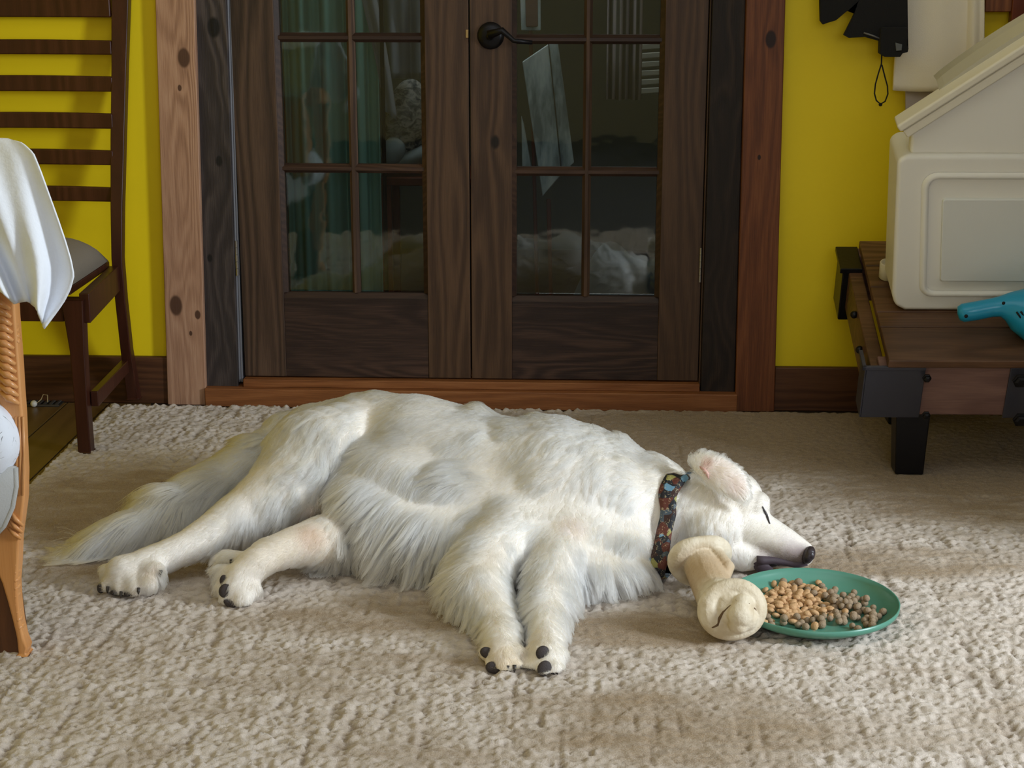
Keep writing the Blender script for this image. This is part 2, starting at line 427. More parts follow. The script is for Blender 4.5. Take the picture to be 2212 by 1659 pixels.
# ------------------------------------------------------------------ window frames of the room (out of frame, they let the daylight in)
M_wf = plain('window_frame_paint', lin(200, 195, 180), .5)
S('window_1', MB().box(RX1 - .02, RX1 + .06, 1.56, 1.6, .66, 2.04).box(RX1 - .02, RX1 + .06, 2.3, 2.34, .66, 2.04).box(RX1 - .02, RX1 + .06, 1.56, 2.34, 2.0, 2.04).box(RX1 - .02, RX1 + .06, 1.56, 2.34, .66, .7), M_wf)
S('window_2', MB().box(-.54, -.5, RY0 - .06, RY0 + .02, 1.06, 2.49).box(1.9, 1.94, RY0 - .06, RY0 + .02, 1.06, 2.49).box(-.54, 1.94, RY0 - .06, RY0 + .02, 2.45, 2.49).box(-.54, 1.94, RY0 - .06, RY0 + .02, 1.06, 1.1), M_wf)

# unseen cupboard added out of frame to shade the far right of the room
cb = empty('shade_cupboard', (2.05, 3.2, 0), 'tall brown cupboard standing right of the picture', 'cupboard')
obj('carcass', MB().box(1.56, 2.5, 2.90, 3.45, 0.02, 1.75), M_base, cb, bevel=.004)
for x0, x1 in ((1.58, 2.02), (2.04, 2.48)):
    d_ = obj('shade_cupboard_door', MB().box(x0, x1, 2.878, 2.899, .12, 1.72), M_base, cb, bevel=.003)
    obj('knob', MB().ell(((x1 - .04) if x0 < 1.8 else (x0 + .04), 2.865, .95), (.013, .013, .013)), M_iron, d_, smooth=True)
for x in (1.62, 2.44):
    for y in (2.95, 3.40): obj('foot', MB().box(x - .03, x + .03, y - .03, y + .03, 0, .03), M_base, cb)

# ================================================================== rug
def vnoise(x, y, sx, sy, seed):
    r = np.random.RandomState(seed); g = r.rand(256, 256)
    u = x / sx + 37.3; v = y / sy + 91.7
    i = np.floor(u).astype(int); j = np.floor(v).astype(int); fu = u - i; fv = v - j
    fu = fu * fu * (3 - 2 * fu); fv = fv * fv * (3 - 2 * fv)
    a = g[i % 256, j % 256]; b = g[(i + 1) % 256, j % 256]; c = g[i % 256, (j + 1) % 256]; d = g[(i + 1) % 256, (j + 1) % 256]
    return (a * (1 - fu) + b * fu) * (1 - fv) + (c * (1 - fu) + d * fu) * fv


def make_rug():
    x0, x1, y0, y1 = -1.318, 1.45, 1.75, 4.438
    sx = sy = 0.0039
    nx = int((x1 - x0) / sx); ny = int((y1 - y0) / sy)
    X, Y = np.meshgrid(np.linspace(x0, x1, nx), np.linspace(y0, y1, ny))
    X = X.ravel(); Y = Y.ravel()
    # colour zones: woven tan and cream, with far-right and dog-side shade painted in
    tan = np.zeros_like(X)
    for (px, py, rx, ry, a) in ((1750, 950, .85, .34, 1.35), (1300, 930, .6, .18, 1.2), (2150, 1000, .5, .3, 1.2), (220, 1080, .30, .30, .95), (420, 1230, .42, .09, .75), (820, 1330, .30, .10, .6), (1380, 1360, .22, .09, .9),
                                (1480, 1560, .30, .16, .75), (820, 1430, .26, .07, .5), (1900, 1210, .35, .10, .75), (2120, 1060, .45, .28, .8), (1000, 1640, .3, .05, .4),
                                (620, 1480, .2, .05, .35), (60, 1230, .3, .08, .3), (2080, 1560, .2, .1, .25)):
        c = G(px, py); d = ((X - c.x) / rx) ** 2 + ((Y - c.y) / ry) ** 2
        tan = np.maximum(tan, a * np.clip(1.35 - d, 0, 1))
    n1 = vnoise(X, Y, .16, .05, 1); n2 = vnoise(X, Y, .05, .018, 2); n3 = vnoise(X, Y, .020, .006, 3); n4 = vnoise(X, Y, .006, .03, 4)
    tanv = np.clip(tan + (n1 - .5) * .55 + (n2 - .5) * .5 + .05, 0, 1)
    # relief: crumbly loops in the cream areas, ribs where it is thin
    a1 = vnoise(X, Y, .0105, .0090, 5); a2 = vnoise(X, Y, .0058, .0056, 6); a3 = vnoise(X, Y, .016, .05, 8); a4 = vnoise(X, Y, .05, .012, 9)
    h = (a1 - .5) * .0075 + (a2 - .5) * .0070 + (a3 - .5) * .0040 - np.clip(.30 - a4, 0, 1) * .008
    ribs = np.clip(vnoise(X, Y, .012, .10, 12) - .62, 0, 1) * vnoise(X, Y, .3, .3, 13) * .020
    h = h * (1 - .62 * tanv) - ribs * (1 - .5 * tanv)
    Z = .010 + h
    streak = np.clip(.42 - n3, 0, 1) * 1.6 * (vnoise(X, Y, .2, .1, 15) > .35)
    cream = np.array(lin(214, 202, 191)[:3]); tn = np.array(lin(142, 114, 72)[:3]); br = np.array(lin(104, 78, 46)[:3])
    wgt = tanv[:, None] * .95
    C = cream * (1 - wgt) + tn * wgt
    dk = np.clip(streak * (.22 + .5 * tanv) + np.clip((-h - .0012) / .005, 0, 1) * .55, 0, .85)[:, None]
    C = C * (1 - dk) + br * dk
    edge = (X < x0 + sx) | (X > x1 - sx) | (Y < y0 + sy) | (Y > y1 - sy)
    Z[edge] = .001
    co = np.stack([X, Y, Z], 1)
    I = np.arange(nx * ny).reshape(ny, nx)
    q = np.stack([I[:-1, :-1], I[:-1, 1:], I[1:, 1:], I[1:, :-1]], -1).reshape(-1, 4)
    me = bpy.data.meshes.new('rug'); me.vertices.add(len(co)); me.vertices.foreach_set('co', co.ravel())
    me.loops.add(q.size); me.loops.foreach_set('vertex_index', q.ravel())
    me.polygons.add(len(q)); me.polygons.foreach_set('loop_start', np.arange(0, q.size, 4)); me.polygons.foreach_set('loop_total', np.full(len(q), 4))
    me.update(); me.polygons.foreach_set('use_smooth', [True] * len(q))
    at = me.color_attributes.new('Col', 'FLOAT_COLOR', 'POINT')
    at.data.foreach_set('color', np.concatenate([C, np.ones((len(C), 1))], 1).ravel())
    t = NT('rug_pile'); ca = t.n('ShaderNodeVertexColor', layer_name='Col').outputs[0]
    v = t.coord(); fine = t.noise(v, 420, 3, .7)
    st = t.noise(t.coord(scale=(1, 5, 1)), 120, 3, .65)
    c = t.mix(t.math('MULTIPLY', st, .32), ca, lin(120, 98, 70), 'MIX')
    c = t.mix(t.n('ShaderNodeMapRange', i_0=fine, i_1=.35, i_2=.7, i_3=.0, i_4=.35).outputs[0], c, lin(232, 222, 210), 'MIX')
    t.base(c, .95, Specular_IOR_Level=.1)
    t.b.inputs['Sheen Weight'].default_value = .15
    t.bump(t.math('ADD', fine, st), .6, .003)
    me.materials.append(t.m)
    o = bpy.data.objects.new('rug', me); COL.objects.link(o)
    o.visible_volume_scatter = True
    return tag(o, 'cream and tan woven pile rug that the white dog lies on', 'rug')


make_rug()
# ================================================================== the dog
def evaluated(mb, mods):
    o = bpy.data.objects.new('tmp', mesh_of('tmp', mb)); COL.objects.link(o)
    for typ, kw in mods:
        m = o.modifiers.new(typ, typ)
        for k, v in kw.items(): setattr(m, k, v)
    dg = bpy.context.evaluated_depsgraph_get(); dg.update()
    me = bpy.data.meshes.new_from_object(o.evaluated_get(dg)); bpy.data.objects.remove(o)
    return me


def chain(mb, pts, n=12):
    """pts: (px, py, Y, r)"""
    q = [(P(a, b, c), r) for a, b, c, r in pts]
    for (p0, r0), (p1, r1) in zip(q, q[1:]):
        d = (p1 - p0).length; st = max(2, int(d / (min(r0, r1) * .35)))
        mb.caps(p0, p1, r0, r1, n, st)


B = MB()
def E3(px, py, Y, rx, ry, rz, rot=(0, 0, 0)): B.ell(P(px, py, Y), (rx, ry, rz), rot, 24, 14)
RD = math.radians
# trunk
def trunk(rows, n=5):
    for (a, b) in zip(rows, rows[1:]):
        for i in range(n):
            t = i / n; q = [a[k] + (b[k] - a[k]) * t for k in range(6)]; E3(*q)
    E3(*rows[-1])
trunk([(705, 985, 3.60, .110, .15, .118), (790, 975, 3.56, .12, .16, .128), (900, 995, 3.49, .12, .18, .142), (1010, 1025, 3.45, .12, .185, .138), (1100, 1045, 3.42, .12, .19, .132),
       (1190, 1045, 3.39, .12, .19, .140), (1280, 1065, 3.37, .11, .18, .130), (1350, 1090, 3.36, .10, .16, .118)])
trunk([(760, 1040, 3.42, .09, .13, .105), (860, 1065, 3.36, .12, .14, .115), (960, 1090, 3.34, .12, .14, .110), (1080, 1100, 3.33, .12, .15, .110), (1220, 1110, 3.31, .12, .15, .110), (1330, 1130, 3.30, .10, .13, .10)])
trunk([(800, 1090, 3.31, .10, .12, .085), (860, 1130, 3.27, .12, .13, .080), (960, 1150, 3.25, .12, .13, .078), (1080, 1150, 3.27, .13, .14, .085), (1220, 1160, 3.24, .13, .14, .090), (1330, 1185, 3.23, .10, .12, .075)])
trunk([(1150, 1200, 3.15, .08, .08, .070), (1250, 1235, 3.13, .09, .09, .060), (1340, 1230, 3.15, .07, .08, .050)])
# neck
chain(B, [(1330, 1090, 3.37, .122), (1390, 1108, 3.34, .124), (1462, 1118, 3.31, .090), (1520, 1112, 3.30, .084)], 20)
E3(1372, 1190, 3.26, .055, .09, .055)
# head: skull, cheek, brow, muzzle, jaw
E3(1535, 1085, 3.32, .075, .080, .072, (0, RD(20), 0))
E3(1585, 1085, 3.30, .062, .066, .062, (0, RD(25), 0))
E3(1545, 1140, 3.25, .075, .060, .060)
E3(1610, 1105, 3.275, .048, .050, .052, (0, RD(30), 0))
E3(1632, 1098, 3.262, .026, .034, .036, (0, RD(35), 0))
chain(B, [(1600, 1138, 3.26, .054), (1642, 1155, 3.245, .046), (1690, 1176, 3.225, .037), (1730, 1196, 3.21, .0285)], 18)
chain(B, [(1560, 1180, 3.235, .044), (1610, 1198, 3.225, .034), (1660, 1205, 3.215, .020), (1700, 1210, 3.21, .015)], 16)
# ear: a flap folded forward over the cheek
def flap(pts, th):
    for a in range(len(pts) - 1):
        (x0, y0, Y0, w0), (x1, y1, Y1, w1) = pts[a], pts[a + 1]
        p0, p1 = P(x0, y0, Y0), P(x1, y1, Y1); st = 5
        for i in range(st + 1):
            t = i / st; p = p0.lerp(p1, t); r = w0 + (w1 - w0) * t
            B.ell(p, (r, th, r), (RD(-20), 0, 0), 14, 8)
flap([(1515, 1000, 3.268, .024), (1550, 1020, 3.240, .034), (1582, 1040, 3.220, .033), (1604, 1068, 3.208, .020)], .007)
# upper hind leg
chain(B, [(780, 965, 3.50, .105), (690, 1000, 3.42, .115), (620, 1065, 3.32, .085), (545, 1110, 3.26, .062), (470, 1145, 3.20, .042), (410, 1178, 3.155, .033), (350, 1205, 3.12, .031), (300, 1228, 3.09, .034), (268, 1238, 3.075, .036)])
# its paw: four toes
for (px, py, Y, r) in ((236, 1236, 3.085, .019), (233, 1266, 3.055, .0165), (262, 1273, 3.04, .0165), (291, 1272, 3.033, .0165), (322, 1262, 3.04, .017), (334, 1235, 3.07, .022)):
    chain(B, [(285 if px < 300 else 312, 1232, 3.085, .024), (px, py, Y, r)])
# lower hind leg
chain(B, [(770, 1150, 3.27, .060), (700, 1168, 3.18, .050), (640, 1178, 3.13, .040), (590, 1195, 3.09, .034), (555, 1215, 3.06, .032), (525, 1245, 3.04, .033), (508, 1275, 3.02, .030)])
for (px, py, Y, r) in ((490, 1240, 3.05, .019), (484, 1268, 3.03, .018), (492, 1294, 3.005, .018), (525, 1296, 3.00, .021), (545, 1275, 3.02, .02)):
    chain(B, [(520, 1250, 3.035, .026), (px, py, Y, r)])
chain(B, [(540, 1212, 3.075, .02), (490, 1206, 3.09, .013), (478, 1222, 3.085, .010)])
# tail
chain(B, [(640, 960, 3.64, .075), (560, 1010, 3.56, .065), (480, 1060, 3.47, .056), (400, 1100, 3.39, .048), (320, 1140, 3.33, .040), (250, 1175, 3.28, .030), (205, 1195, 3.25, .018)])
# forelegs
chain(B, [(1110, 1170, 3.17, .080), (1050, 1225, 3.07, .070), (1034, 1268, 2.99, .056), (1056, 1310, 2.93, .043), (1078, 1350, 2.87, .035), (1085, 1395, 2.80, .033), (1085, 1425, 2.755, .034)])
for (px, py, Y, r) in ((1053, 1412, 2.765, .017), (1062, 1444, 2.735, .0165), (1088, 1452, 2.722, .0165), (1112, 1442, 2.735, .0165), (1114, 1412, 2.76, .018)):
    chain(B, [(1085, 1410, 2.77, .028), (px, py, Y, r)])
chain(B, [(1210, 1200, 3.14, .07), (1192, 1245, 3.05, .056), (1182, 1290, 2.97, .045), (1180, 1335, 2.89, .037), (1182, 1380, 2.82, .033), (1180, 1420, 2.755, .031)])
for (px, py, Y, r) in ((1156, 1408, 2.77, .017), (1150, 1444, 2.735, .016), (1175, 1460, 2.71, .0165), (1200, 1448, 2.72, .0165), (1204, 1415, 2.755, .018)):
    chain(B, [(1180, 1405, 2.775, .027), (px, py, Y, r)])
# nothing below the rug
B.v = [(x, y, max(z, .014)) for x, y, z in B.v]
dog_me = evaluated(B, [('REMESH', dict(mode='VOXEL', voxel_size=.0055)), ('SMOOTH', dict(factor=.5, iterations=5))])
_n = len(dog_me.vertices); DV = np.empty(_n * 3); dog_me.vertices.foreach_get('co', DV); DV = DV.reshape(-1, 3)
_E = np.empty(len(dog_me.edges) * 2, int); dog_me.edges.foreach_get('vertices', _E); _E = _E.reshape(-1, 2)
_xa, _xb = P(790, 1050, 3.4).x, P(1400, 1100, 3.35).x
_w = np.clip((DV[:, 0] - _xa) / .06, 0, 1) * np.clip((_xb - DV[:, 0]) / .06, 0, 1) * np.clip((DV[:, 1] - 3.06 - .25 * np.clip(.16 - DV[:, 2], 0, 1)) / .07, 0, 1) * np.clip((DV[:, 2] - .03) / .03, 0, 1)
_deg = np.bincount(_E.ravel(), minlength=_n)[:, None]
for _ in range(70):                       # relax the trunk so that no lumps are left in it
    acc = np.stack([np.bincount(_E[:, 0], DV[_E[:, 1], k], _n) + np.bincount(_E[:, 1], DV[_E[:, 0], k], _n) for k in range(3)], 1) / _deg
    DV = DV + (acc - DV) * (_w * .6)[:, None]
dog_me.vertices.foreach_set('co', DV.ravel()); dog_me.update()
dog_me.polygons.foreach_set('use_smooth', [True] * len(dog_me.polygons))
bvh = BVHTree.FromPolygons([tuple(v) for v in DV], [tuple(p.vertices) for p in dog_me.polygons])


def hit(px, py):
    d = ray(px, py).normalized(); r = bvh.ray_cast(CAM, d)
    if r[0] is not None: return r[0]
    # nearest surface to the sight line
    q = bvh.find_nearest(CAM + d * 3.6)
    best = None
    for k in range(26, 40):
        c = CAM + d * (k * .1); q = bvh.find_nearest(c)
        if best is None or q[3] < best[1]: best = (q[0], q[3])
    return best[0]


# patches of skin colour, placed on the body
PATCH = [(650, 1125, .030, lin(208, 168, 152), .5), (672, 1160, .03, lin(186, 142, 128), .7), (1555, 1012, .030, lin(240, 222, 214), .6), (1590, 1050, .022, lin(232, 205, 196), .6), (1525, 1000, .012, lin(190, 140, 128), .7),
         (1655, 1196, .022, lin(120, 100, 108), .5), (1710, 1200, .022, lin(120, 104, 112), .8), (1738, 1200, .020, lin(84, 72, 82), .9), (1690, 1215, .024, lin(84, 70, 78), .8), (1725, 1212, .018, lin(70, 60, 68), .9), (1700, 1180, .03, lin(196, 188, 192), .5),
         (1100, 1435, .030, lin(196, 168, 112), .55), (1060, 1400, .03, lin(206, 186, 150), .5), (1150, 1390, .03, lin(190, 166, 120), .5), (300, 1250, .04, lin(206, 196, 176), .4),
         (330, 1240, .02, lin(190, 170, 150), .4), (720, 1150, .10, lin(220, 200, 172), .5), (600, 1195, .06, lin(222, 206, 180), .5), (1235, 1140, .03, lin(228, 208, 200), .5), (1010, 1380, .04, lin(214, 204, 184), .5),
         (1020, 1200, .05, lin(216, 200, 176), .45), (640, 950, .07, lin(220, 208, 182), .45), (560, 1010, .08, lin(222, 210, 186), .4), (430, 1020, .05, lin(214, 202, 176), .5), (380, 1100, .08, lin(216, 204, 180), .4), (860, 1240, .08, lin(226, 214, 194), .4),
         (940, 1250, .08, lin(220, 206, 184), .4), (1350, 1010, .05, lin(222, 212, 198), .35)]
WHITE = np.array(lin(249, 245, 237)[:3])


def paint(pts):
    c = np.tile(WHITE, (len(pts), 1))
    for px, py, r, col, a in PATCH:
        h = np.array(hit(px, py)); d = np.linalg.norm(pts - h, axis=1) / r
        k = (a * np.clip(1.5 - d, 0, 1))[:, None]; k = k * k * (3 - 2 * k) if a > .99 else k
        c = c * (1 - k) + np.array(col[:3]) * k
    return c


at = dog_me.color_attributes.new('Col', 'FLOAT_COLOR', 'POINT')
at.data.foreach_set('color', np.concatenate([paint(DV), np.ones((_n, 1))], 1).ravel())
t = NT('dog_skin'); c = t.n('ShaderNodeVertexColor', layer_name='Col').outputs[0]
t.base(t.mix(.15, c, lin(205, 170, 150)), .8, Specular_IOR_Level=.2); dog_me.materials.append(t.m)
dog = bpy.data.objects.new('dog', dog_me); COL.objects.link(dog)
tag(dog, 'large fluffy white dog asleep on its side on the rug, muzzle on plate rim', 'dog')

COLLAR_C = P(1462, 1146, 3.325); COLLAR_A = (P(1525, 1158, 3.300) - P(1390, 1140, 3.335)).normalized()

# ------------------------------------------------------------------ fur: guides (px, py, dx, dy, length, lift)
GD = [(720, 850, -.6, .7, .045, .45), (620, 890, -.8, .5, .05, .5), (800, 850, -.8, .35, .05, .35), (900, 870, -.9, .3, .05, .35), (660, 930, -.5, .7, .055, .45), (760, 930, -.5, .8, .05, .4),
      (580, 960, -.9, .5, .075, .45), (500, 1000, -.9, .45, .085, .35), (430, 1040, -.9, .4, .12, .45), (350, 1090, -.9, .5, .14, .45), (280, 1130, -.9, .45, .14, .40), (215, 1180, -.95, .3, .12, .3), (400, 1110, -.8, .6, .12, .4), (320, 1160, -.85, .5, .12, .4),
      (640, 1020, -.8, .6, .05, .3), (560, 1080, -.85, .5, .045, .3), (600, 1130, -.4, .9, .06, .35), (500, 1160, -.6, .8, .045, .3), (470, 1130, -.9, .4, .02, .3), (410, 1165, -.9, .4, .014, .3), (350, 1195, -.9, .35, .012, .3),
      (290, 1230, -.8, .5, .012, .4), (250, 1260, -.7, .6, .012, .5), (320, 1260, -.5, .8, .016, .5), (375, 1235, .3, .9, .035, .4),
      (700, 1100, -.2, .9, .015, .2), (660, 1150, -.5, .6, .008, .2), (640, 1180, -.9, .3, .016, .3), (580, 1205, -.85, .5, .014, .3), (530, 1240, -.6, .8, .014, .4), (500, 1290, -.3, .9, .014, .5), (485, 1215, -.8, .4, .035, .5), (545, 1280, .1, 1, .016, .5),
      (850, 920, -.9, .25, .06, .35), (800, 1010, -.65, .8, .075, .35), (770, 1080, -.45, .9, .08, .35), (712, 1165, -.8, .4, .016, .3), (765, 1160, -.1, 1, .07, .35), (800, 1170, -.05, 1, .10, .3), (880, 1100, -.5, .9, .09, .3), (960, 1020, -.7, .75, .08, .35), (940, 950, -.85, .5, .07, .35),
      (1030, 930, -.9, .3, .06, .4), (1000, 1090, -.6, .7, .075, .35), (900, 1180, -.1, 1, .11, .3), (850, 1230, 0, 1, .10, .25), (760, 1220, .05, 1, .09, .25), (960, 1190, -.4, .9, .09, .3), (940, 1240, -.35, .9, .09, .3),
      (1100, 910, -.8, .1, .055, .6), (1190, 900, -.9, .0, .045, .7), (1140, 980, -.85, .5, .05, .35), (1090, 1050, -.8, .6, .05, .3), (1200, 1000, -.7, .6, .035, .35), (1260, 940, -.6, .3, .045, .6), (1100, 1130, -.9, .4, .045, .3),
      (1030, 1170, -.8, .4, .06, .4), (1180, 1100, -.7, .6, .028, .3), (1240, 1130, -.1, 1, .025, .25), (1210, 1180, .0, 1, .05, .25), (1280, 1200, .05, 1, .07, .25), (1350, 1200, .1, 1, .065, .3), (1390, 1240, .1, .9, .055, .35), (1400, 1160, -.2, .8, .045, .4),
      (1300, 1080, -.5, .6, .035, .3), (1330, 1000, -.6, .5, .035, .4), (1360, 955, -.6, .1, .045, .7), (1420, 965, -.5, .0, .045, .7), (1400, 1050, -.7, .4, .04, .4), (1448, 1060, -.8, .2, .018, .2), (1440, 1140, -.8, .2, .016, .2), (1430, 1220, -.8, .3, .018, .2), (1250, 1270, 0, 1, .07, .25), (1340, 1270, .05, 1, .06, .25), (1200, 1250, -.05, 1, .06, .25),
      (980, 1240, -.5, .9, .08, .35), (960, 1290, -.4, .9, .08, .3), (1010, 1290, -.5, .8, .07, .35), (1060, 1250, -.2, 1, .04, .3), (1100, 1200, 0, 1, .03, .25), (1040, 1340, -.4, .8, .045, .3), (1090, 1330, .1, .9, .025, .3), (1075, 1380, -.1, 1, .018, .3), (1110, 1420, .05, 1, .016, .4), (1060, 1430, 0, 1, .010, .4),
      (1150, 1300, -.2, 1, .045, .3), (1200, 1310, .1, 1, .04, .3), (1190, 1360, .1, 1, .022, .3), (1150, 1400, -.2, 1, .02, .4), (1195, 1440, .1, 1, .012, .4), (1170, 1440, 0, 1, .010, .4),
      (1490, 980, .3, -.4, .024, .6), (1540, 965, .6, -.4, .020, .5), (1590, 1000, .7, -.2, .015, .5), (1610, 1040, .6, .1, .016, .5), (1550, 1015, .7, .3, .010, .25), (1590, 1060, .6, .7, .012, .3), (1500, 1030, -.2, .6, .03, .3), (1480, 1060, -.5, .5, .03, .3),
      (1510, 1090, -.3, .7, .028, .25), (1500, 1150, -.5, .8, .035, .25), (1550, 1150, -.2, .9, .03, .25), (1580, 1190, .1, .9, .02, .2), (1580, 1110, -.5, .5, .018, .2), (1630, 1080, -.6, -.2, .008, .2), (1640, 1130, -.8, .1, .007, .15), (1680, 1160, -.8, .0, .004, .15), (1725, 1185, -.8, 0, .0025, .1), (1620, 1170, -.7, .3, .008, .15), (1600, 1210, -.3, .7, .012, .2), (1660, 1200, -.8, .1, .004, .1)]
gp = np.array([tuple(hit(a, b)) for a, b, *_ in GD]); gd = np.array([tuple(RIGHT * c - UP * d) for _, _, c, d, *_ in GD]); gl = np.array([(e, f) for *_, e, f in GD])


def flow(pts):
    D = np.empty((len(pts), 3)); L = np.empty((len(pts), 2))
    for s in range(0, len(pts), 20000):
        q = pts[s:s + 20000]; d2 = ((q[:, None, :] - gp[None]) ** 2).sum(2) + .0002
        w = 1 / d2 ** 2.0; w /= w.sum(1, keepdims=True); D[s:s + 20000] = w @ gd; L[s:s + 20000] = w @ gl
    return D, L


def unit(a): return a / np.maximum(np.linalg.norm(a, axis=1, keepdims=True), 1e-9)


def sample(n, dens=None):
    me = dog_me; me.calc_loop_triangles(); nt = len(me.loop_triangles)
    T = np.empty(nt * 3, int); me.loop_triangles.foreach_get('vertices', T); T = T.reshape(-1, 3)
    VN = np.empty(_n * 3); me.vertices.foreach_get('normal', VN); VN = VN.reshape(-1, 3)
    a, b, c = DV[T[:, 0]], DV[T[:, 1]], DV[T[:, 2]]; cr = np.cross(b - a, c - a); A = np.linalg.norm(cr, axis=1)
    cen = (a + b + c) / 3; nn = unit(cr); vd = unit(np.array(CAM) - cen)
    fac = (nn * vd).sum(1); A = A * np.where(fac > -.25, 1.0, .35) * np.where((cen[:, 2] < .017) & (nn[:, 2] < -.5), 0.0, 1)
    if dens is not None: A = A * dens(cen)
    idx = NR.choice(nt, n, p=A / A.sum()); r1 = np.sqrt(NR.rand(n, 1)); r2 = NR.rand(n, 1)
    w = (1 - r1, r1 * (1 - r2), r1 * r2)
    return (a[idx] * w[0] + b[idx] * w[1] + c[idx] * w[2], unit(VN[T[idx, 0]] * w[0] + VN[T[idx, 1]] * w[1] + VN[T[idx, 2]] * w[2]))


def strands(R, N, seg, seed):
    D, L = flow(R); rs = np.random.RandomState(seed)
    wob = np.stack([vnoise(R[:, 0] + R[:, 2], R[:, 1] - R[:, 2] * .7, .035, .035, seed + k) - .5 for k in range(3)], 1)
    wob2 = np.stack([vnoise(R[:, 0] + R[:, 2] * .3, R[:, 1] + R[:, 2] * .9, .11, .11, seed + 5 + k) - .5 for k in range(3)], 1)
    D = unit(D) + wob * .42 + wob2 * .7
    T = D - N * (D * N).sum(1, keepdims=True); T = unit(T)
    ln = L[:, :1] * (.75 + .5 * rs.rand(len(R), 1)); lift = L[:, 1:]
    out = np.empty((len(R), seg, 3)); curl = unit(np.cross(T, N)); ph = rs.rand(len(R), 1) * 6.28
    cf = (vnoise(R[:, 0], R[:, 1] + R[:, 2], .06, .06, 77)[:, None] - .5) * 2
    for i in range(seg):
        s = i / (seg - 1)
        out[:, i] = R + ln * (s * T * (1 - .25 * lift) + lift * (.7 + 1.0 * cf * cf + .5 * cf) * (s - .55 * s * s) * N + curl * (cf * .30 * s * s + .035 * math.sin(s * 6.0) )
                              + np.array([0, 0, -1.0]) * s * s * .28 * np.clip(ln / .06, 0, 1))
    return out, ln


def make_fur(nh, ncl, seg=7):
    dens = lambda c: np.clip(.9 / np.clip(flow(c)[1][:, 0] / .02, .25, 1.0), 1, 3.2)
    R, N = sample(nh, dens); CR, CN = sample(ncl)
    rel = R - np.array(COLLAR_C); axd = rel @ np.array(COLLAR_A); keep = ~((np.abs(axd + .004) < .022) & (np.linalg.norm(rel, axis=1) < .19) & (rel @ np.array(UP) < .080))
    R = R[keep]; N = N[keep]; nh = len(R)
    H, ln = strands(R, N, seg, 3); K, _ = strands(CR, CN, seg, 3)
    kd = KDTree(ncl)
    for i, p in enumerate(CR): kd.insert(p, i)
    kd.balance(); own = np.array([kd.find(p)[1] for p in R])
    s = np.linspace(0, 1, seg)[None, :, None]; rs = np.random.RandomState(9)
    cl = (.35 + .55 * rs.rand(nh, 1, 1)) * np.clip(ln[:, :, None] / .03, .15, 1)
    H = H * (1 - cl * s ** 1.2) + K[own] * (cl * s ** 1.2)
    H += rs.randn(nh, seg, 3) * s * .0012 * np.clip(ln[:, :, None] / .05, .1, 1)
    H[:, :, 2] = np.maximum(H[:, :, 2], .0165 + .002 * rs.rand(nh, 1))
    # keep fur off the nose, lips and pads
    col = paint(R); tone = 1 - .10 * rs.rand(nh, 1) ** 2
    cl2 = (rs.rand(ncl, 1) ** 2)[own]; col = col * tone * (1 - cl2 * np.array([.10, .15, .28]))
    cv = bpy.data.hair_curves.new('fur'); cv.add_curves([seg] * nh)
    cv.attributes['position'].data.foreach_set('vector', H.astype(np.float32).ravel())
    rad = (np.array([1, 1, .95, .85, .7, .5, .25])[:seg][None] * (.00026 + .00034 * np.clip(ln / .04, 0, 1))).astype(np.float32)
    ra = cv.attributes.get('radius') or cv.attributes.new('radius', 'FLOAT', 'POINT')
    ra.data.foreach_set('value', rad.ravel())
    ca = cv.attributes.new('Col', 'FLOAT_COLOR', 'CURVE'); ca.data.foreach_set('color', np.concatenate([col, np.ones((nh, 1))], 1).astype(np.float32).ravel())
    t = NT('dog_fur'); t.t.nodes.remove(t.b)
    a = t.n('ShaderNodeAttribute', attribute_name='Col')
    h = t.n('ShaderNodeBsdfHairPrincipled', parametrization='COLOR', i_Color=a.outputs[0]); h.inputs['Roughness'].default_value = .38
    h.inputs['Radial Roughness'].default_value = .55
    t.link(h.outputs[0], t.out.inputs[0]); cv.materials.append(t.m)
    o = bpy.data.objects.new('fur', cv); COL.objects.link(o); o.parent = dog; tag(o, kind='stuff')
    return o


fur = make_fur(FUR_N, 6000)

# ------------------------------------------------------------------ face, pads and claws
M_nose = plain('dog_nose', lin(48, 40, 46), .32, .3, 500)
M_lip = plain('dog_lip', lin(70, 58, 66), .55, .2, 300)
M_pad = plain('paw_pad', lin(58, 50, 50), .65, .5, 600)
M_claw = plain('claw', lin(60, 54, 50), .4)
M_skinp = plain('inner_ear_skin', lin(204, 162, 150), .6, .3, 200)


def face(px, py, off=0.0):
    p = hit(px, py); return p - ray(px, py).normalized() * off


n_ = P(1746, 1199, 3.188)
nb = MB().ell(n_, (.0125, .018, .0195), (0, RD(25), 0), 20, 12)
nb.ell(n_ + Vector((.004, -.010, .003)), (.008, .008, .010), None, 14, 8)
tag(obj('nose', nb, M_nose, dog, smooth=True), 'black nose')
lp = [face(x, y, -.002) for x, y in ((1634, 1211), (1650, 1211), (1675, 1211), (1700, 1215), (1722, 1219), (1743, 1215))]
obj('lip', MB().tube(lp, [.011, .010, .0085, .008, .008, .007], 12), M_lip, dog, smooth=True)
lp2 = [face(x, y, -.002) for x, y in ((1634, 1212), (1642, 1226), (1660, 1228), (1682, 1217))]
obj('lip', MB().tube(lp2, [.008, .0085, .008, .005], 12), M_lip, dog, smooth=True)
obj('lip', MB().ell(face(1649, 1222, -.002), (.021, .012, .018), (0, RD(20), 0), 18, 12), M_lip, dog, smooth=True)
obj('mouth_lining', MB().ell(face(1668, 1218, .003), (.012, .005, .006), (0, RD(12), 0)), plain('mouth_dark', lin(20, 14, 18), .3), dog, smooth=True)
ey = [face(x, y, .0012) for x, y in ((1647, 1094), (1651, 1103), (1656, 1112), (1659, 1121), (1663, 1131))]
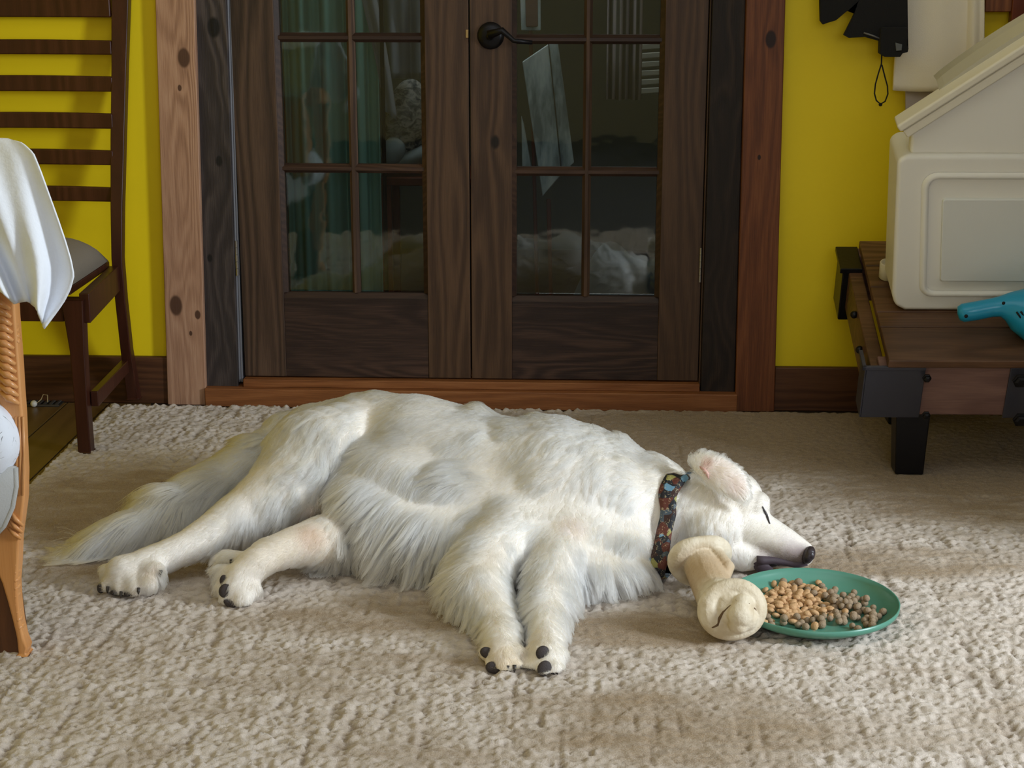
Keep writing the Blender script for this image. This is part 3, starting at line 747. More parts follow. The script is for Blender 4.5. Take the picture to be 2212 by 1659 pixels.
tag(obj('eye', MB().tube(ey, [.0012, .0022, .0027, .0022, .0012], 10), M_nose, dog, smooth=True), 'closed eye, a dark slit')
er = [face(x, y, .002) for x, y in ((1512, 1008), (1520, 1014), (1528, 1024), (1531, 1034))]
obj('ear_canal', MB().tube(er, [.0015, .004, .004, .0015], 10), M_skinp, dog, smooth=True)


def pad(px, py, rx, rz, rot=0, tilt=-20, off=.0005):
    obj('paw_pad', MB().ell(face(px, py, off), (rx, .005, rz), (RD(tilt), RD(rot), 0), 16, 9), M_pad, dog, smooth=True)


pad(1052, 1410, .013, .010, 20); pad(1066, 1444, .0145, .011, 10)
pad(1172, 1410, .012, .013, 35); pad(1176, 1444, .0125, .0145, 30); pad(1192, 1466, .012, .006, 40)
pad(483, 1254, .008, .011, 0); pad(486, 1276, .012, .014, 20); pad(497, 1303, .014, .008, 25)
pad(218, 1270, .008, .011, 0); pad(245, 1281, .010, .006, 0, 20); pad(278, 1283, .010, .005, 0, 20)
for (px, py) in ((1098, 1458), (1112, 1454), (1205, 1468), (228, 1282), (262, 1284), (300, 1276), (348, 1238), (500, 1215)):
    c = face(px, py, .002); obj('claw', MB().tube([c + Vector((0, 0, .006)), c + Vector((0, -.004, 0)), c + Vector((0, -.005, -.006))], [.0035, .003, .001], 8), M_claw, dog, smooth=True)

# ------------------------------------------------------------------ collar: a patterned fabric band round the neck
def collar():
    c, axis = COLLAR_C, COLLAR_A
    u = (UP - axis * UP.dot(axis)).normalized(); v = axis.cross(u)
    NA = 72; RR = []
    for i in range(NA):
        th = 2 * math.pi * i / NA; d = u * math.cos(th) + v * math.sin(th); best = .10
        for off in (-.016, 0, .016):
            h = bvh.ray_cast(c + axis * off + d * .35, -d)
            if h[0] is not None: best = max(best, .35 - h[3])
        RR.append(min(best, .215))
    for _ in range(5): RR = [(RR[i - 1] + RR[i] + RR[(i + 1) % NA]) / 3 for i in range(NA)]
    RR = [r + .006 - .026 * max(0, min(1, (math.cos(2 * math.pi * i / NA) - .80) / .15)) for i, r in enumerate(RR)]
    mb = MB(); n = 72; prof = [(-.020, 0), (-.019, .006), (-.007, .010), (.005, .007), (.016, .011), (.021, .003), (.020, -.002), (-.020, -.003)]
    vs = []
    for i in range(n):
        th = 2 * math.pi * i / n; wv = .004 * math.sin(th * 5) + .003 * math.sin(th * 11 + 1)
        for (a, r) in prof: vs.append(c + axis * (a * (1 + .22 * math.sin(th * 3 + .5)) + wv) + (u * math.cos(th) + v * math.sin(th)) * (RR[i] + r + wv * .6))
    m = len(prof); mb.add([(p.x, p.y, max(p.z, .016)) for p in vs], [(i * m + k, i * m + (k + 1) % m, ((i + 1) % n) * m + (k + 1) % m, ((i + 1) % n) * m + k) for i in range(n) for k in range(m)])
    t = NT('patterned_collar_cloth'); v_ = t.coord()
    vo = t.n('ShaderNodeTexVoronoi', i_Vector=v_, i_Scale=60.0); hsv = t.n('ShaderNodeSeparateColor', i_0=vo.outputs['Color'])
    base = t.ramp(hsv.outputs[0], [(0, lin(24, 26, 34)), (.30, lin(92, 44, 32)), (.50, lin(70, 84, 96)), (.64, lin(54, 30, 24)), (.80, lin(104, 146, 172)), (.88, lin(44, 42, 52)), (.95, lin(150, 146, 84))], 'CONSTANT')
    ln_ = t.noise(v_, 160, 2, .5, 1.5); edge = t.n('ShaderNodeMapRange', i_0=ln_, i_1=.62, i_2=.66).outputs[0]
    t.base(t.mix(t.math('MULTIPLY', edge, .6), base, lin(206, 190, 150)), .7); t.bump(t.noise(v_, 90, 3), .5, .003)
    return obj('collar', mb, t.m, None, smooth=True)


tag(collar(), 'patterned brown, navy and blue fabric collar around the dog\'s neck', 'collar')
# ================================================================== green plate, kibble and rawhide bone
RZT = .0145       # mean top of the rug pile
zr = RZT + .030
pb, pf = G(1757, 1229, zr), G(1757, 1366, zr); pl_, pr_ = G(1573, 1285, zr), G(1936, 1285, zr)
PC = Vector(((pl_.x + pr_.x) / 2, (pb.y + pf.y) / 2, RZT)); PR = (pr_ - pl_).length / 2
M_teal = plain('green_plastic', lin(86, 142, 124), .32, .06, 60)
pm = MB().lathe([(0, .0), (PR * .74, .0), (PR * .80, .003), (PR * .97, .018), (PR * .995, .022), (PR, .0315), (PR * .985, .032), (PR * .965, .024), (PR * .80, .006), (PR * .74, .0035), (0, .003)], PC, 72)
tag(obj('plate', pm, M_teal, None, smooth=True), 'round sea-green plastic plate with raised rim holding dog kibble', 'plate')

M_tan = plain('kibble_tan', lin(208, 166, 120), .75, .6, 500, .35)
M_gb = plain('kibble_brown', lin(160, 138, 112), .85, .8, 500, .45)
disc = MB(); disc.ell((0, 0, 0), (.0092, .0078, .0050), None, 10, 6)
ball = MB(); ball.ell((0, 0, 0), (.0076, .0072, .0068), None, 9, 6)
kt = [mesh_of('kibble', disc, True)]; kb = [mesh_of('kibble', ball, True)]
for me_, m_ in ((kt[0], M_tan), (kb[0], M_gb)):
    me_.materials.append(m_)
kp = G(1738, 1300, RZT + .012)
placed = []


def hfloor(x, y, r):
    z = RZT + .0035 + r
    rho = math.hypot(x - PC.x, y - PC.y)
    if rho > PR * .78: z += (rho - PR * .78) * .95
    for (a, b, c, q) in placed:
        d2 = (x - a) ** 2 + (y - b) ** 2; s = (r + q) * .93
        if d2 < s * s: z = max(z, c + math.sqrt(s * s - d2) * .86)
    return z


for i in range(225):
    brown = i % 5 in (1, 3)
    best = None
    for k in range(5):
        if brown:
            q = rnd.random()
            if q < .62: px, py = rnd.gauss(1838, 34), 0; py = 1262 + (px - 1700) * .30 + rnd.gauss(8, 13)
            elif q < .82: px, py = rnd.gauss(1745, 45), 1342 + rnd.gauss(0, 5) - abs(rnd.gauss(0, 4))
            else: px, py = rnd.gauss(1690, 50), 1256 + rnd.gauss(0, 4)
        else: px, py = rnd.gauss(1718, 42), rnd.gauss(1302, 19)
        g = G(px, py, RZT + .012)
        if math.hypot(g.x - PC.x, g.y - PC.y) > PR * .88: continue
        z = hfloor(g.x, g.y,   .0066 if brown else .0054)
        if best is None or z < best[2]: best = (g.x, g.y, z)
    if best is None: continue
    x, y, z = best; placed.append((x, y, z, .0066 if brown else .0054))
    o = bpy.data.objects.new('kibble', (kb if brown else kt)[0]); COL.objects.link(o); o.location = (x, y, z)
    o.rotation_euler = (rnd.gauss(0, .45), rnd.gauss(0, .45), rnd.random() * 6.28); s = rnd.uniform(.86, 1.14); o.scale = (s, s * rnd.uniform(.9, 1.08), s)
    gx, gy = x - kp.x, y - kp.y
    if brown:
        part = 'on the right side of' if gx > .045 else ('along the front edge of' if gy < -.02 else 'along the back of')
        tag(o, 'round grey-brown kibble piece %s the heap on the green plate' % part, 'kibble', 'grey-brown kibble pieces %s the heap' % part)
    else: tag(o, 'flat tan oval kibble piece in the middle of the heap on the green plate', 'kibble', 'tan kibble pieces on the green plate')


def hide_bone():
    mb = MB()
    c = P(1578, 1330, 2.87); c.z = max(c.z, .014 + .058)
    vw = (CAM - c).normalized(); r_ = RIGHT; u_ = vw.cross(r_).normalized()
    # lower knot: an outer roll around an inner folded end
    N = 40
    for i in range(N):
        th = 2 * math.pi * i / N; k = .0225 + .003 * math.sin(2 * th + 1)
        rad = .044 + .003 * math.cos(th - .5)
        p = c + r_ * (rad * math.cos(th)) + u_ * (rad * .92 * math.sin(th)) - vw * .008
        mb.ell(p, (k * .86,) * 3, None, 10, 7)
    mb.ell(c - vw * .044, (.046, .036, .044), None, 16, 10)
    # inner folded end, set to the right, leaving a hollow at the left
    for (a, b, f, s) in ((.018, -.008, .020, .025), (.022, .008, .012, .022), (.014, -.024, .014, .020), (.028, -.016, .008, .022)):
        mb.ell(c + r_ * a + u_ * b + vw * f, (s, s, s), None, 14, 9)
    # shaft
    s0 = P(1548, 1290, 2.97); s1 = P(1512, 1212, 3.10)
    mb.caps(s0, s1, .040, .036, 20, 12)
    mb.caps(c - vw * .03, s0, .050, .040, 18, 6)
    # upper knot: collar-like roll
    d = (s1 - s0).normalized(); a = d.cross(Vector((0, 0, 1))).normalized(); b = a.cross(d)
    cu = s1 + d * .005
    for i in range(44):
        th = 2 * math.pi * i / 44; k = .0165 + .003 * math.sin(3 * th)
        p = cu + a * (math.cos(th) * .050) + b * (math.sin(th) * .044) - d * (.010 * math.cos(th - 2.2))
        mb.ell(p, (k,) * 3, None, 10, 7)
    mb.ell(cu + d * .015, (.045, .045, .038), None, 14, 9)
    # a loose flap on the right of the upper knot
    f0, f1, f2 = P(1545, 1190, 3.09), P(1572, 1225, 3.05), P(1566, 1252, 3.02)
    mb.caps(f0, f1, .013, .014, 10, 5); mb.caps(f1, f2, .014, .010, 10, 5)
    mb.v = [(x, y, max(z, .0145)) for x, y, z in mb.v]
    me = evaluated(mb, [('REMESH', dict(mode='VOXEL', voxel_size=.0022)), ('SMOOTH', dict(factor=.5, iterations=3))])
    for p in me.polygons: p.use_smooth = True
    t = NT('rawhide'); v = t.coord()
    col = t.mix(t.n('ShaderNodeMapRange', i_0=t.noise(v, 22, 3, .6), i_1=.35, i_2=.7).outputs[0], lin(228, 217, 196), lin(202, 184, 154))
    # the shaft is browner than the knots
    ds = t.n('ShaderNodeVectorMath', operation='DISTANCE', i_0=t.n('ShaderNodeTexCoord').outputs['Object'], i_1=tuple((s0 + s1) / 2 - Vector((0, .01, 0)))).outputs['Value']
    col = t.mix(t.n('ShaderNodeMapRange', i_0=ds, i_1=.085, i_2=.045, i_3=0, i_4=.75).outputs[0], col, lin(184, 154, 118))
    ho = c - r_ * .022 - u_ * .022 + vw * .010
    sp = t.n('ShaderNodeMapRange', i_0=t.noise(v, 150, 2), i_1=.70, i_2=.78, i_3=0, i_4=.5).outputs[0]
    t.base(t.mix(sp, col, lin(120, 96, 70)), .55, Specular_IOR_Level=.3); t.bump(t.noise(t.coord(scale=(1, .5, 1)), 60, 4, .6), .5, .006)
    me.materials.append(t.m)
    o = bpy.data.objects.new('rawhide_bone', me); COL.objects.link(o)
    bt = BVHTree.FromPolygons([tuple(v.co) for v in me.vertices], [tuple(p.vertices) for p in me.polygons])
    def on(px, py):
        d = ray(px, py).normalized(); h = bt.ray_cast(CAM, d); return (h[0] if h[0] is not None else CAM + d * 3) + d * .0008
    mf = plain('rawhide_fold', lin(104, 80, 52), .8)
    for nm, pts, rr in (('fold', [(1598, 1302), (1578, 1308), (1562, 1322), (1553, 1338), (1550, 1352)], [.0005, .0012, .002, .0030, .002]), ('fold', [(1550, 1350), (1540, 1355), (1526, 1360)], [.0025, .0018, .0006]),
                        ('fold', [(1598, 1302), (1618, 1304), (1632, 1316), (1638, 1332)], [.0006, .0012, .0012, .0005])):
        obj(nm, MB().tube([on(*p) for p in pts], rr, 8), mf, o, smooth=True)
    return tag(o, 'knotted cream rawhide bone leaning between the dog\'s cheek and the plate', 'dog chew')


hide_bone()

# ================================================================== ladder-back chair
M_ch = wood('dark_chair_wood', lin(34, 14, 8), lin(62, 30, 20), lin(92, 52, 38), 'z', 26, 8.0, [], .38, .1, .6, .08, .2)


def post(name, rows, depth, mat, parent, bevel=.003, sub=0):
    """rows: (x_left, x_right, y, Y) pixel edges at depth Y"""
    mb = MB(); vs = []
    for (a, b, y, Y) in rows:
        p, q = P(a, y, Y), P(b, y, Y); vs += [p, q, q + Vector((0, depth, 0)), p + Vector((0, depth, 0))]
    fs = [(0, 1, 2, 3)[::-1]]; m = len(rows)
    for i in range(m - 1):
        for k in range(4): fs.append((i * 4 + k, (i + 1) * 4 + k, (i + 1) * 4 + (k + 1) % 4, i * 4 + (k + 1) % 4))
    fs.append(tuple((m - 1) * 4 + k for k in range(4)))
    mb.add(vs, fs)
    return obj(name, mb, mat, parent, bevel=bevel)


ch = empty('ladder_back_chair', (-1.47, 4.2, 0), 'dark brown ladder-back dining chair with grey cushion against the yellow wall', 'chair')
bp = [(246, 284, -140, 4.465), (240, 277, 0, 4.45), (240, 272, 150, 4.43), (238, 268, 300, 4.40), (238, 264, 450, 4.36), (240, 263, 560, 4.33), (248, 270, 650, 4.34), (260, 282, 760, 4.385), (274, 299, 863, 4.445)]
post('back_post', bp, .034, M_ch, ch)
o = post('back_post', bp, .034, M_ch, ch); o.location.x = -.50
XR = P(242, 200, 4.42).x; XL = XR - .47


def slat(y0, y1, Y, bow=.012):
    za, zb = P(240, y1, Y).z, P(240, y0, Y).z; mb = MB(); n = 12; vs = []
    for i in range(n + 1):
        x = XL + (XR + .001 - XL) * i / n; s = math.sin(math.pi * i / n); yy = Y + bow * s + .004
        vs += [(x, yy, za), (x, yy, zb + .002 * s), (x, yy + .016, zb + .002 * s), (x, yy + .016, za)]
    fs = [(0, 1, 2, 3), tuple(n * 4 + k for k in (3, 2, 1, 0))] + [(i * 4 + (k + 1) % 4, i * 4 + k, (i + 1) * 4 + k, (i + 1) * 4 + (k + 1) % 4) for i in range(n) for k in range(4)]
    obj('slat', mb.add(vs, fs), M_ch, ch, bevel=.004)


slat(-75, 38, 4.44)
for y0, y1, Y in ((88, 119, 4.43), (166, 199, 4.42), (246, 279, 4.40), (326, 358, 4.385), (406, 437, 4.37)): slat(y0, y1, Y)
fl = [(131, 178, 648, 3.975), (150, 182, 760, 3.975), (160, 188, 870, 3.975), (168, 196, 979, 3.975)]
post('leg', fl, .038, M_ch, ch); o = post('leg', fl, .038, M_ch, ch); o.location.x = -.44
a, b = P(180, 634, 3.985), P(246, 574, 4.335)
sr = MB().hexa([(a.x - .012, a.y, a.z - .075), (a.x + .014, a.y, a.z - .075), (b.x + .014, b.y, b.z - .068), (b.x - .012, b.y, b.z - .068), (a.x - .012, a.y, a.z), (a.x + .014, a.y, a.z), (b.x + .014, b.y, b.z), (b.x - .012, b.y, b.z)])
obj('seat_rail', sr, M_ch, ch, bevel=.003)
zt = P(150, 640, 3.98).z
obj('seat_rail', MB().box(XL - .0, P(135, 640, 3.98).x, 3.98, 4.005, zt - .065, zt), M_ch, ch, bevel=.003)
zs_ = P(210, 595, 4.1).z - .008
obj('seat_board', MB().box(XL, XR - .012, 3.99, 4.34, zs_ - .02, zs_), M_ch, ch, bevel=.003)
cm = plain('cushion_fabric', lin(132, 122, 108), .95, .5, 500, .2)
def cfn(u, v):
    x = XL + .01 + (XR - .022 - XL) * u; y = 3.985 + .34 * v
    e = (max(0, 1 - abs(2 * u - 1) ** 4) ** .5) * (max(0, 1 - abs(2 * v - 1) ** 4) ** .5)
    return (x, y, zs_ + .002 + .085 * e)
tag(obj('cushion', MB().grid(cfn, 24, 18), cm, ch, smooth=True, solid=.004), 'domed grey fabric cushion')
s0_, s1_ = P(204, 862, 4.0), P(270, 790, 4.39)
obj('stretcher', MB().hexa([(s0_.x - .010, s0_.y, s0_.z - .02), (s0_.x + .010, s0_.y, s0_.z - .02), (s1_.x + .010, s1_.y, s1_.z - .02), (s1_.x - .010, s1_.y, s1_.z - .02),
                            (s0_.x - .010, s0_.y, s0_.z + .02), (s0_.x + .010, s0_.y, s0_.z + .02), (s1_.x + .010, s1_.y, s1_.z + .016), (s1_.x - .010, s1_.y, s1_.z + .016)]), M_ch, ch, bevel=.003)

# floor register and a small pull-cord ball on the floor by the baseboard
v0 = G(96, 868, .003)
fv = empty('floor_vent', v0, 'small metal floor vent behind the ladder-back chair leg', 'vent')
mv = plain('vent_metal', lin(96, 92, 88), .45, Metallic=.5)
obj('vent_plate', MB().box(v0.x - .11, v0.x + .055, v0.y - .05, v0.y + .05, .0028, .0045), M_dark, fv)
for k in range(9): obj('vent_slat', MB().box(v0.x - .095 + k * .017, v0.x - .088 + k * .017, v0.y - .035, v0.y + .035, .0045, .0075), mv, fv)
for q in ((-.11, .055, -.05, -.042), (-.11, .055, .042, .05)): obj('vent_rim', MB().box(v0.x + q[0], v0.x + q[1], v0.y + q[2], v0.y + q[3], .0045, .0075), mv, fv)
b0 = P(69, 820, 4.42); bz = max(b0.z, .010)
pc_ = MB().ell((b0.x, b0.y, .0125), (.0095,) * 3)
tag(obj('pull_cord', pc_, plain('white_plastic_bead', lin(225, 222, 214), .4), None, smooth=True), 'tiny white ball with a beige cord on the floor by the baseboard', 'cord')
obj('string', MB().tube([(b0.x + .008, b0.y, .014), (b0.x + .018, b0.y + .01, .022), (b0.x + .022, b0.y + .02, .034), (b0.x + .034, b0.y + .02, .032), (b0.x + .036, b0.y + .01, .014)], .0014, 6), plain('beige_string', lin(190, 170, 130), .9), bpy.data.objects['pull_cord'], smooth=True)

# ================================================================== carved armchair at the left edge
M_oak = wood('golden_oak', lin(150, 92, 46), lin(208, 146, 88), lin(232, 184, 130), 'z', 22, 1.0, [], .32, .1, .5, .08, .3, .5)
M_oakd = wood('dark_oak', lin(54, 28, 14), lin(92, 54, 30), lin(124, 78, 48), 'z', 20, 1.5, [], .45, .1, .6, .08, .3, .5)
M_uph = plain('grey_upholstery', lin(176, 176, 174), .9, .4, 400)
ac = empty('armchair', (-1.25, 2.95, 0), 'carved golden oak armchair with grey upholstery at the left edge', 'armchair')
AY = 2.75
rows = [(-26, 34, 590, AY), (-22, 36, 620, AY), (-14, 40, 690, AY), (-6, 47, 780, AY), (0, 52, 860, AY), (8, 55, 900, AY), (16, 57, 960, AY), (14, 60, 1020, AY), (8, 59, 1080, AY), (0, 54, 1120, AY), (-6, 48, 1165, AY),
        (-10, 46, 1215, AY), (10, 43, 1260, AY), (22, 45, 1300, AY), (34, 50, 1345, AY), (42, 58, 1380, AY), (44, 66, 1400, AY), (46, 62, 1417, AY)]
po = post('carved_leg', [(a - 7, b - 7, y_, Y_) for a, b, y_, Y_ in rows], .032, M_oak, ac, bevel=.005)
cv_ = MB()
for k in range(13):            # rope carving up the post
    y = 652 + k * 17; x = -12 + k * 1.6
    cv_.tube([P(x - 6, y - 8, AY - .001), P(x + 12, y + 4, AY - .008), P(x + 34, y + 16, AY - .003)], [.004, .0075, .003], 8)
obj('rope_carving', cv_, M_oak, ac, smooth=True)
gr = MB()
for k in range(3):
    gr.tube([P(24 - k * 3, 1106 + k * 17, AY - .001), P(34 - k, 1122 + k * 16, AY - .004), P(50 - k * 2, 1136 + k * 14, AY - .001)], [.0025, .0045, .003], 8)
obj('leg_carving', gr, M_oak, ac, smooth=True)
bd = MB()
for k in range(9): bd.ell(P(37 + (k > 5) * (k - 5) * 3, 1216 + k * 17, AY + .013), (.0055, .014, .007), (0, .4, 0), 10, 7)
for k in range(4): bd.ell(P(36 + k * 1.5, 700 + k * 12, AY + .012), (.003, .010, .005), None, 8, 6)
tag(obj('edge_carving', bd, M_oak, ac, smooth=True), kind='stuff')
obj('arm', MB().box(P(-26, 590, AY).x - .02, P(20, 590, AY).x, AY, 2.86, P(0, 600, AY).z - .03, P(0, 600, AY).z + .015), M_oak, ac, bevel=.006)
ln = MB()
for k in range(3): ln.tube([P(34 + k * 8, 900, AY - .0005), P(38 + k * 7, 980, AY - .001), P(32 + k * 8, 1070, AY - .0005)], .0022, 6)
obj('fluting', ln, M_oak, ac, smooth=True)
obj('leg_inner_face', MB().hexa([P(-60, 1225, AY + .04), P(40, 1225, AY + .04), P(40, 1225, AY + .07), P(-60, 1225, AY + .07)][::-1] and
    [tuple(P(-60, 1412, AY + .01)), tuple(P(46, 1412, AY + .01)), tuple(P(46, 1412, AY + .01) + Vector((0, .05, 0))), tuple(P(-60, 1412, AY + .01) + Vector((0, .05, 0))),
     tuple(P(-60, 1190, AY + .02)), tuple(P(14, 1190, AY + .02)), tuple(P(14, 1190, AY + .02) + Vector((0, .05, 0))), tuple(P(-60, 1190, AY + .02) + Vector((0, .05, 0)))]), M_oakd, ac, bevel=.003)
# upholstered seat side with piping, the rest of the chair runs out of the picture
sx1 = P(30, 1060, AY - .01).x
sb = P(4, 1000, 3.25).x - .02
obj('seat', MB().hexa([(sx1 - .55, 2.72, .30), (sx1 - .012, 2.72, .30), (sb, 3.25, .30), (sx1 - .6, 3.25, .30), (sx1 - .55, 2.72, .45), (sx1 - .012, 2.72, .45), (sb, 3.25, .45), (sx1 - .6, 3.25, .45)]), M_uph, ac, bevel=.03, seg=4)
edge_ = [P(33, 1010, AY - .012), P(34, 1050, AY - .014), P(26, 1095, AY - .016), P(8, 1135, AY - .016), P(-20, 1165, AY - .014)]
up_ = MB(); vs = []
for p in edge_: vs += [p + Vector((0, .004, 0)), Vector((p.x - .20, p.y - .004, p.z + .03))]
up_.add(vs, [(i * 2, i * 2 + 1, i * 2 + 3, i * 2 + 2) for i in range(4)])
obj('seat_front', up_, M_uph, ac, smooth=True, solid=.018)
obj('piping', MB().tube(edge_, .0055, 8), M_uph, ac, smooth=True)
XA = sx1 - .02
obj('backrest', MB().box(XA - .50, P(0, 400, 2.86).x, 2.84, 2.92, .42, P(20, 352, 2.86).z), M_oak, ac, bevel=.02, seg=3)
for (x, y) in ((XA - .50, 2.76), (XA - .55, 3.2), (sb - .05, 3.2)): obj('leg', MB().box(x - .02, x + .025, y - .02, y + .025, .0, .31), M_oak, ac, bevel=.004)

# white cloth over the chair back
M_cloth = NT('white_cloth'); M_cloth.base(lin(236, 240, 248), .85, Specular_IOR_Level=.2); M_cloth.b.inputs['Sheen Weight'].default_value = .1
M_cloth.bump(M_cloth.noise(M_cloth.coord(), 40, 4, .6), .35, .006); M_cloth = M_cloth.m
RE = [(300, 20), (308, 48), (330, 72), (370, 88), (420, 106), (470, 124), (520, 141), (560, 153), (595, 160), (625, 152), (655, 138), (685, 114), (710, 95)]


def redge(t):
    f = t * (len(RE) - 1); i = min(int(f), len(RE) - 2); k = f - i
    return RE[i][1] + (RE[i + 1][1] - RE[i][1]) * k, RE[i][0] + (RE[i + 1][0] - RE[i][0]) * k


HEM = [(-260, 690), (-160, 665), (-60, 640), (0, 628), (30, 655), (55, 645), (72, 650), (84, 680), (95, 712)]


def cloth(u, v):
    # v down from the ridge, u from far left to the right edge
    f = u * 8; i = min(int(f), 7); k = f - i
    hx = HEM[i][0] + (HEM[i + 1][0] - HEM[i][0]) * k; hy = HEM[i][1] + (HEM[i + 1][1] - HEM[i][1]) * k
    rx, ry = redge(v); tx = -300 + (20 + 300) * u; ty = 302 - 4 * math.sin(u * 9)
    # blend between the straight drop and the right contour
    x = tx + (hx - tx) * v; y = ty + (hy - ty) * v
    w_ = u ** 5; x = x * (1 - w_) + rx * w_; y = y * (1 - w_) + ry * w_
    fold = math.sin(u * 34 + v * 3) * .016 * v + math.sin(u * 15 - v * 2 + 1) * .022 * v
    return P(x, y, 2.775 - .05 * math.sin(min(v * 3, 1.57)) + fold - .02 * v)


tag(obj('draped_cloth', MB().grid(cloth, 60, 40).grid(lambda u, v: (P(-300 + (318 - 40 * v) * u, 303 - 4 * math.sin(u * 9), 2.775) + Vector((0, .17 * min(1, v * 3), -.25 * max(0, v - .33) - .055 * min(1, v * 3))))
    , 30, 12), M_cloth, None, smooth=True, solid=.003), 'bluish-white thin cloth draped over the armchair back', 'cloth')


# printed cloth bundle on the armchair seat
def printed():
    t = NT('printed_cloth'); v = t.coord(scale=(1, 1, 1))
    n = t.noise(v, 26, 1.5, .5, 1.2); l = t.math('ABSOLUTE', t.math('SUBTRACT', n, .5))
    line = t.n('ShaderNodeMapRange', i_0=l, i_1=.012, i_2=.004).outputs[0]
    gate = t.n('ShaderNodeMapRange', i_0=t.noise(t.coord(loc=(3, 1, 2)), 34, 1), i_1=.50, i_2=.54).outputs[0]
    red = P(17, 897, 2.70); d = t.n('ShaderNodeVectorMath', operation='DISTANCE', i_0=t.n('ShaderNodeTexCoord').outputs['Object'], i_1=tuple(red)).outputs['Value']
    rm = t.n('ShaderNodeMapRange', i_0=d, i_1=.018, i_2=.014).outputs[0]
    c = t.mix(t.math('MULTIPLY', line, gate), lin(226, 232, 244), lin(40, 40, 50)); c = t.mix(rm, c, lin(130, 34, 42))
    t.base(c, .9); t.bump(t.noise(t.coord(), 30, 3), .4, .006); return t.m


def bun(u, v):
    th = -math.pi / 2 + math.pi * v; ph = 2 * math.pi * u
    r = 1 + .05 * math.sin(ph * 4 + v * 6) + .04 * math.sin(ph * 7)
    c = P(-46, 940, 2.76); return c + Vector((.078 * math.cos(th) * math.cos(ph) * r, .085 * math.cos(th) * math.sin(ph) * r, .084 * math.sin(th) * r))


tag(obj('printed_cloth', MB().grid(bun, 40, 24), printed(), None, smooth=True), 'crumpled white cloth with dark line doodles and a red patch, on armchair seat', 'cloth')

# ================================================================== tilted cart table at the right
O = P(1872, 790, 3.81)
ux = Vector((math.cos(RD(1.5)), math.sin(RD(1.5)), 0)); vb = P(1815, 534, 4.40) - O; LV = vb.length; vy = (vb / LV)
vy = (vy - ux * vy.dot(ux)).normalized(); nz = ux.cross(vy).normalized(); sh = vb.dot(ux) / LV   # slight shear of the left end is dropped into the side rail
L = lambda x, y, z: O + ux * (x + sh * y) + vy * y + nz * z


def lbox(x0, x1, y0, y1, z0, z1): return MB().hexa([L(x0, y0, z0), L(x1, y0, z0), L(x1, y1, z0), L(x0, y1, z0), L(x0, y0, z1), L(x1, y0, z1), L(x1, y1, z1), L(x0, y1, z1)])


M_ct = wood('cart_plank', lin(44, 28, 18), lin(92, 64, 44), lin(140, 102, 74), 'x', 18, 12.0, [], .45, .12, .7, .2, .7)
M_cb = wood('cart_beam', lin(70, 50, 46), lin(118, 88, 80), lin(160, 126, 112), 'x', 12, 14.0, [], .5, .2, .6, .25, .8)
ct = empty('cart_table', (O.x + .5, O.y + .3, 0), 'low rustic wooden cart table with black iron corner brackets by right wall', 'table')
CW = 1.05
ys = [-.012, .150, .225, .355, .47, LV]
for i in range(len(ys) - 1):
    obj('plank', lbox(.048, CW, ys[i] + .0015, ys[i + 1] - .0015, .0, .020), M_ct, ct, bevel=.003)
tag(obj('beam', lbox(.03, CW, .0, .05, -.136, -.002), M_cb, ct, bevel=.004), 'paler worn front beam')
obj('beam', lbox(.03, CW, LV - .05, LV, -.136, -.002), M_cb, ct, bevel=.004)
obj('side_rail', lbox(.012, .047, .02, LV - .02, -.12, -.012), M_ct, ct, bevel=.003)
obj('side_rail', lbox(CW - .035, CW, .02, LV - .02, -.12, -.012), M_ct, ct, bevel=.003)
br = obj('corner_bracket', lbox(.0, .138, -.006, .0, -.140, -.002), M_brk, ct, bevel=.002)
obj('corner_bracket', lbox(-.004, .0, -.006, .07, -.140, -.002), M_brk, ct, bevel=.002)
obj('bracket_lip', lbox(-.010, .138, -.009, -.001, -.008, .002), M_brk, ct, bevel=.001)
obj('bracket_lip', lbox(-.010, -.001, -.009, .07, -.008, .002), M_brk, ct, bevel=.001)
obj('corner_bracket', lbox(-.004, .046, LV - .12, LV, -.155, -.012), M_iron, ct, bevel=.004)
obj('bracket_lip', lbox(-.012, .046, LV - .125, LV + .004, -.014, .0), M_iron, ct, bevel=.002)
obj('corner_bracket', lbox(.335, .46, -.006, .0, -.140, -.002), M_brk, ct, bevel=.002)
bm = MB()
def bolt(px, py, r, par, Y=3.80):
    c = P(px, py, Y)
    o = obj('bolt', MB().lathe([(r * 1.25, 0), (r * 1.25, .003), (r, .004), (r, .009), (r * .6, .012), (0, .0125)], c, 6, tuple(-nz.cross(ux) if False else (-vy))), M_iron, par)
    return o
for q in ((2002, 816, .0085), (2000, 896, .0085), (2204, 822, .015), (2204, 906, .015)): bolt(*q, br)
for (y, z) in ((.30, -.03), (.16, -.05), (.06, -.10)):
    obj('bolt', MB().ell(L(.006, y, z), (.010, .010, .010), None, 10, 7), M_iron, br, smooth=True)
for (px, yy) in ((1964, 3.90),):
    b0 = P(1964, 1026, 3.885); top = L((b0.x - O.x), .05, -.13)
    obj('leg', MB().hexa([(b0.x - .034, b0.y - .0, RZT - .004), (b0.x + .034, b0.y, RZT - .004), (b0.x + .034, b0.y + .06, RZT - .004), (b0.x - .034, b0.y + .06, RZT - .004),
                          (b0.x - .041, b0.y - .005, .17), (b0.x + .041, b0.y - .005, .17), (b0.x + .041, b0.y + .065, .17), (b0.x - .041, b0.y + .065, .17)]), M_iron, ct, bevel=.004)
for (x, y, zt_) in ((O.x + CW - .1, 3.885, .2), (O.x + .19, 4.32, .34), (O.x + CW - .1, 4.32, .34)):
    obj('leg', MB().box(x - .035, x + .035, y, y + .06, RZT - .004, zt_), M_iron, ct, bevel=.004)


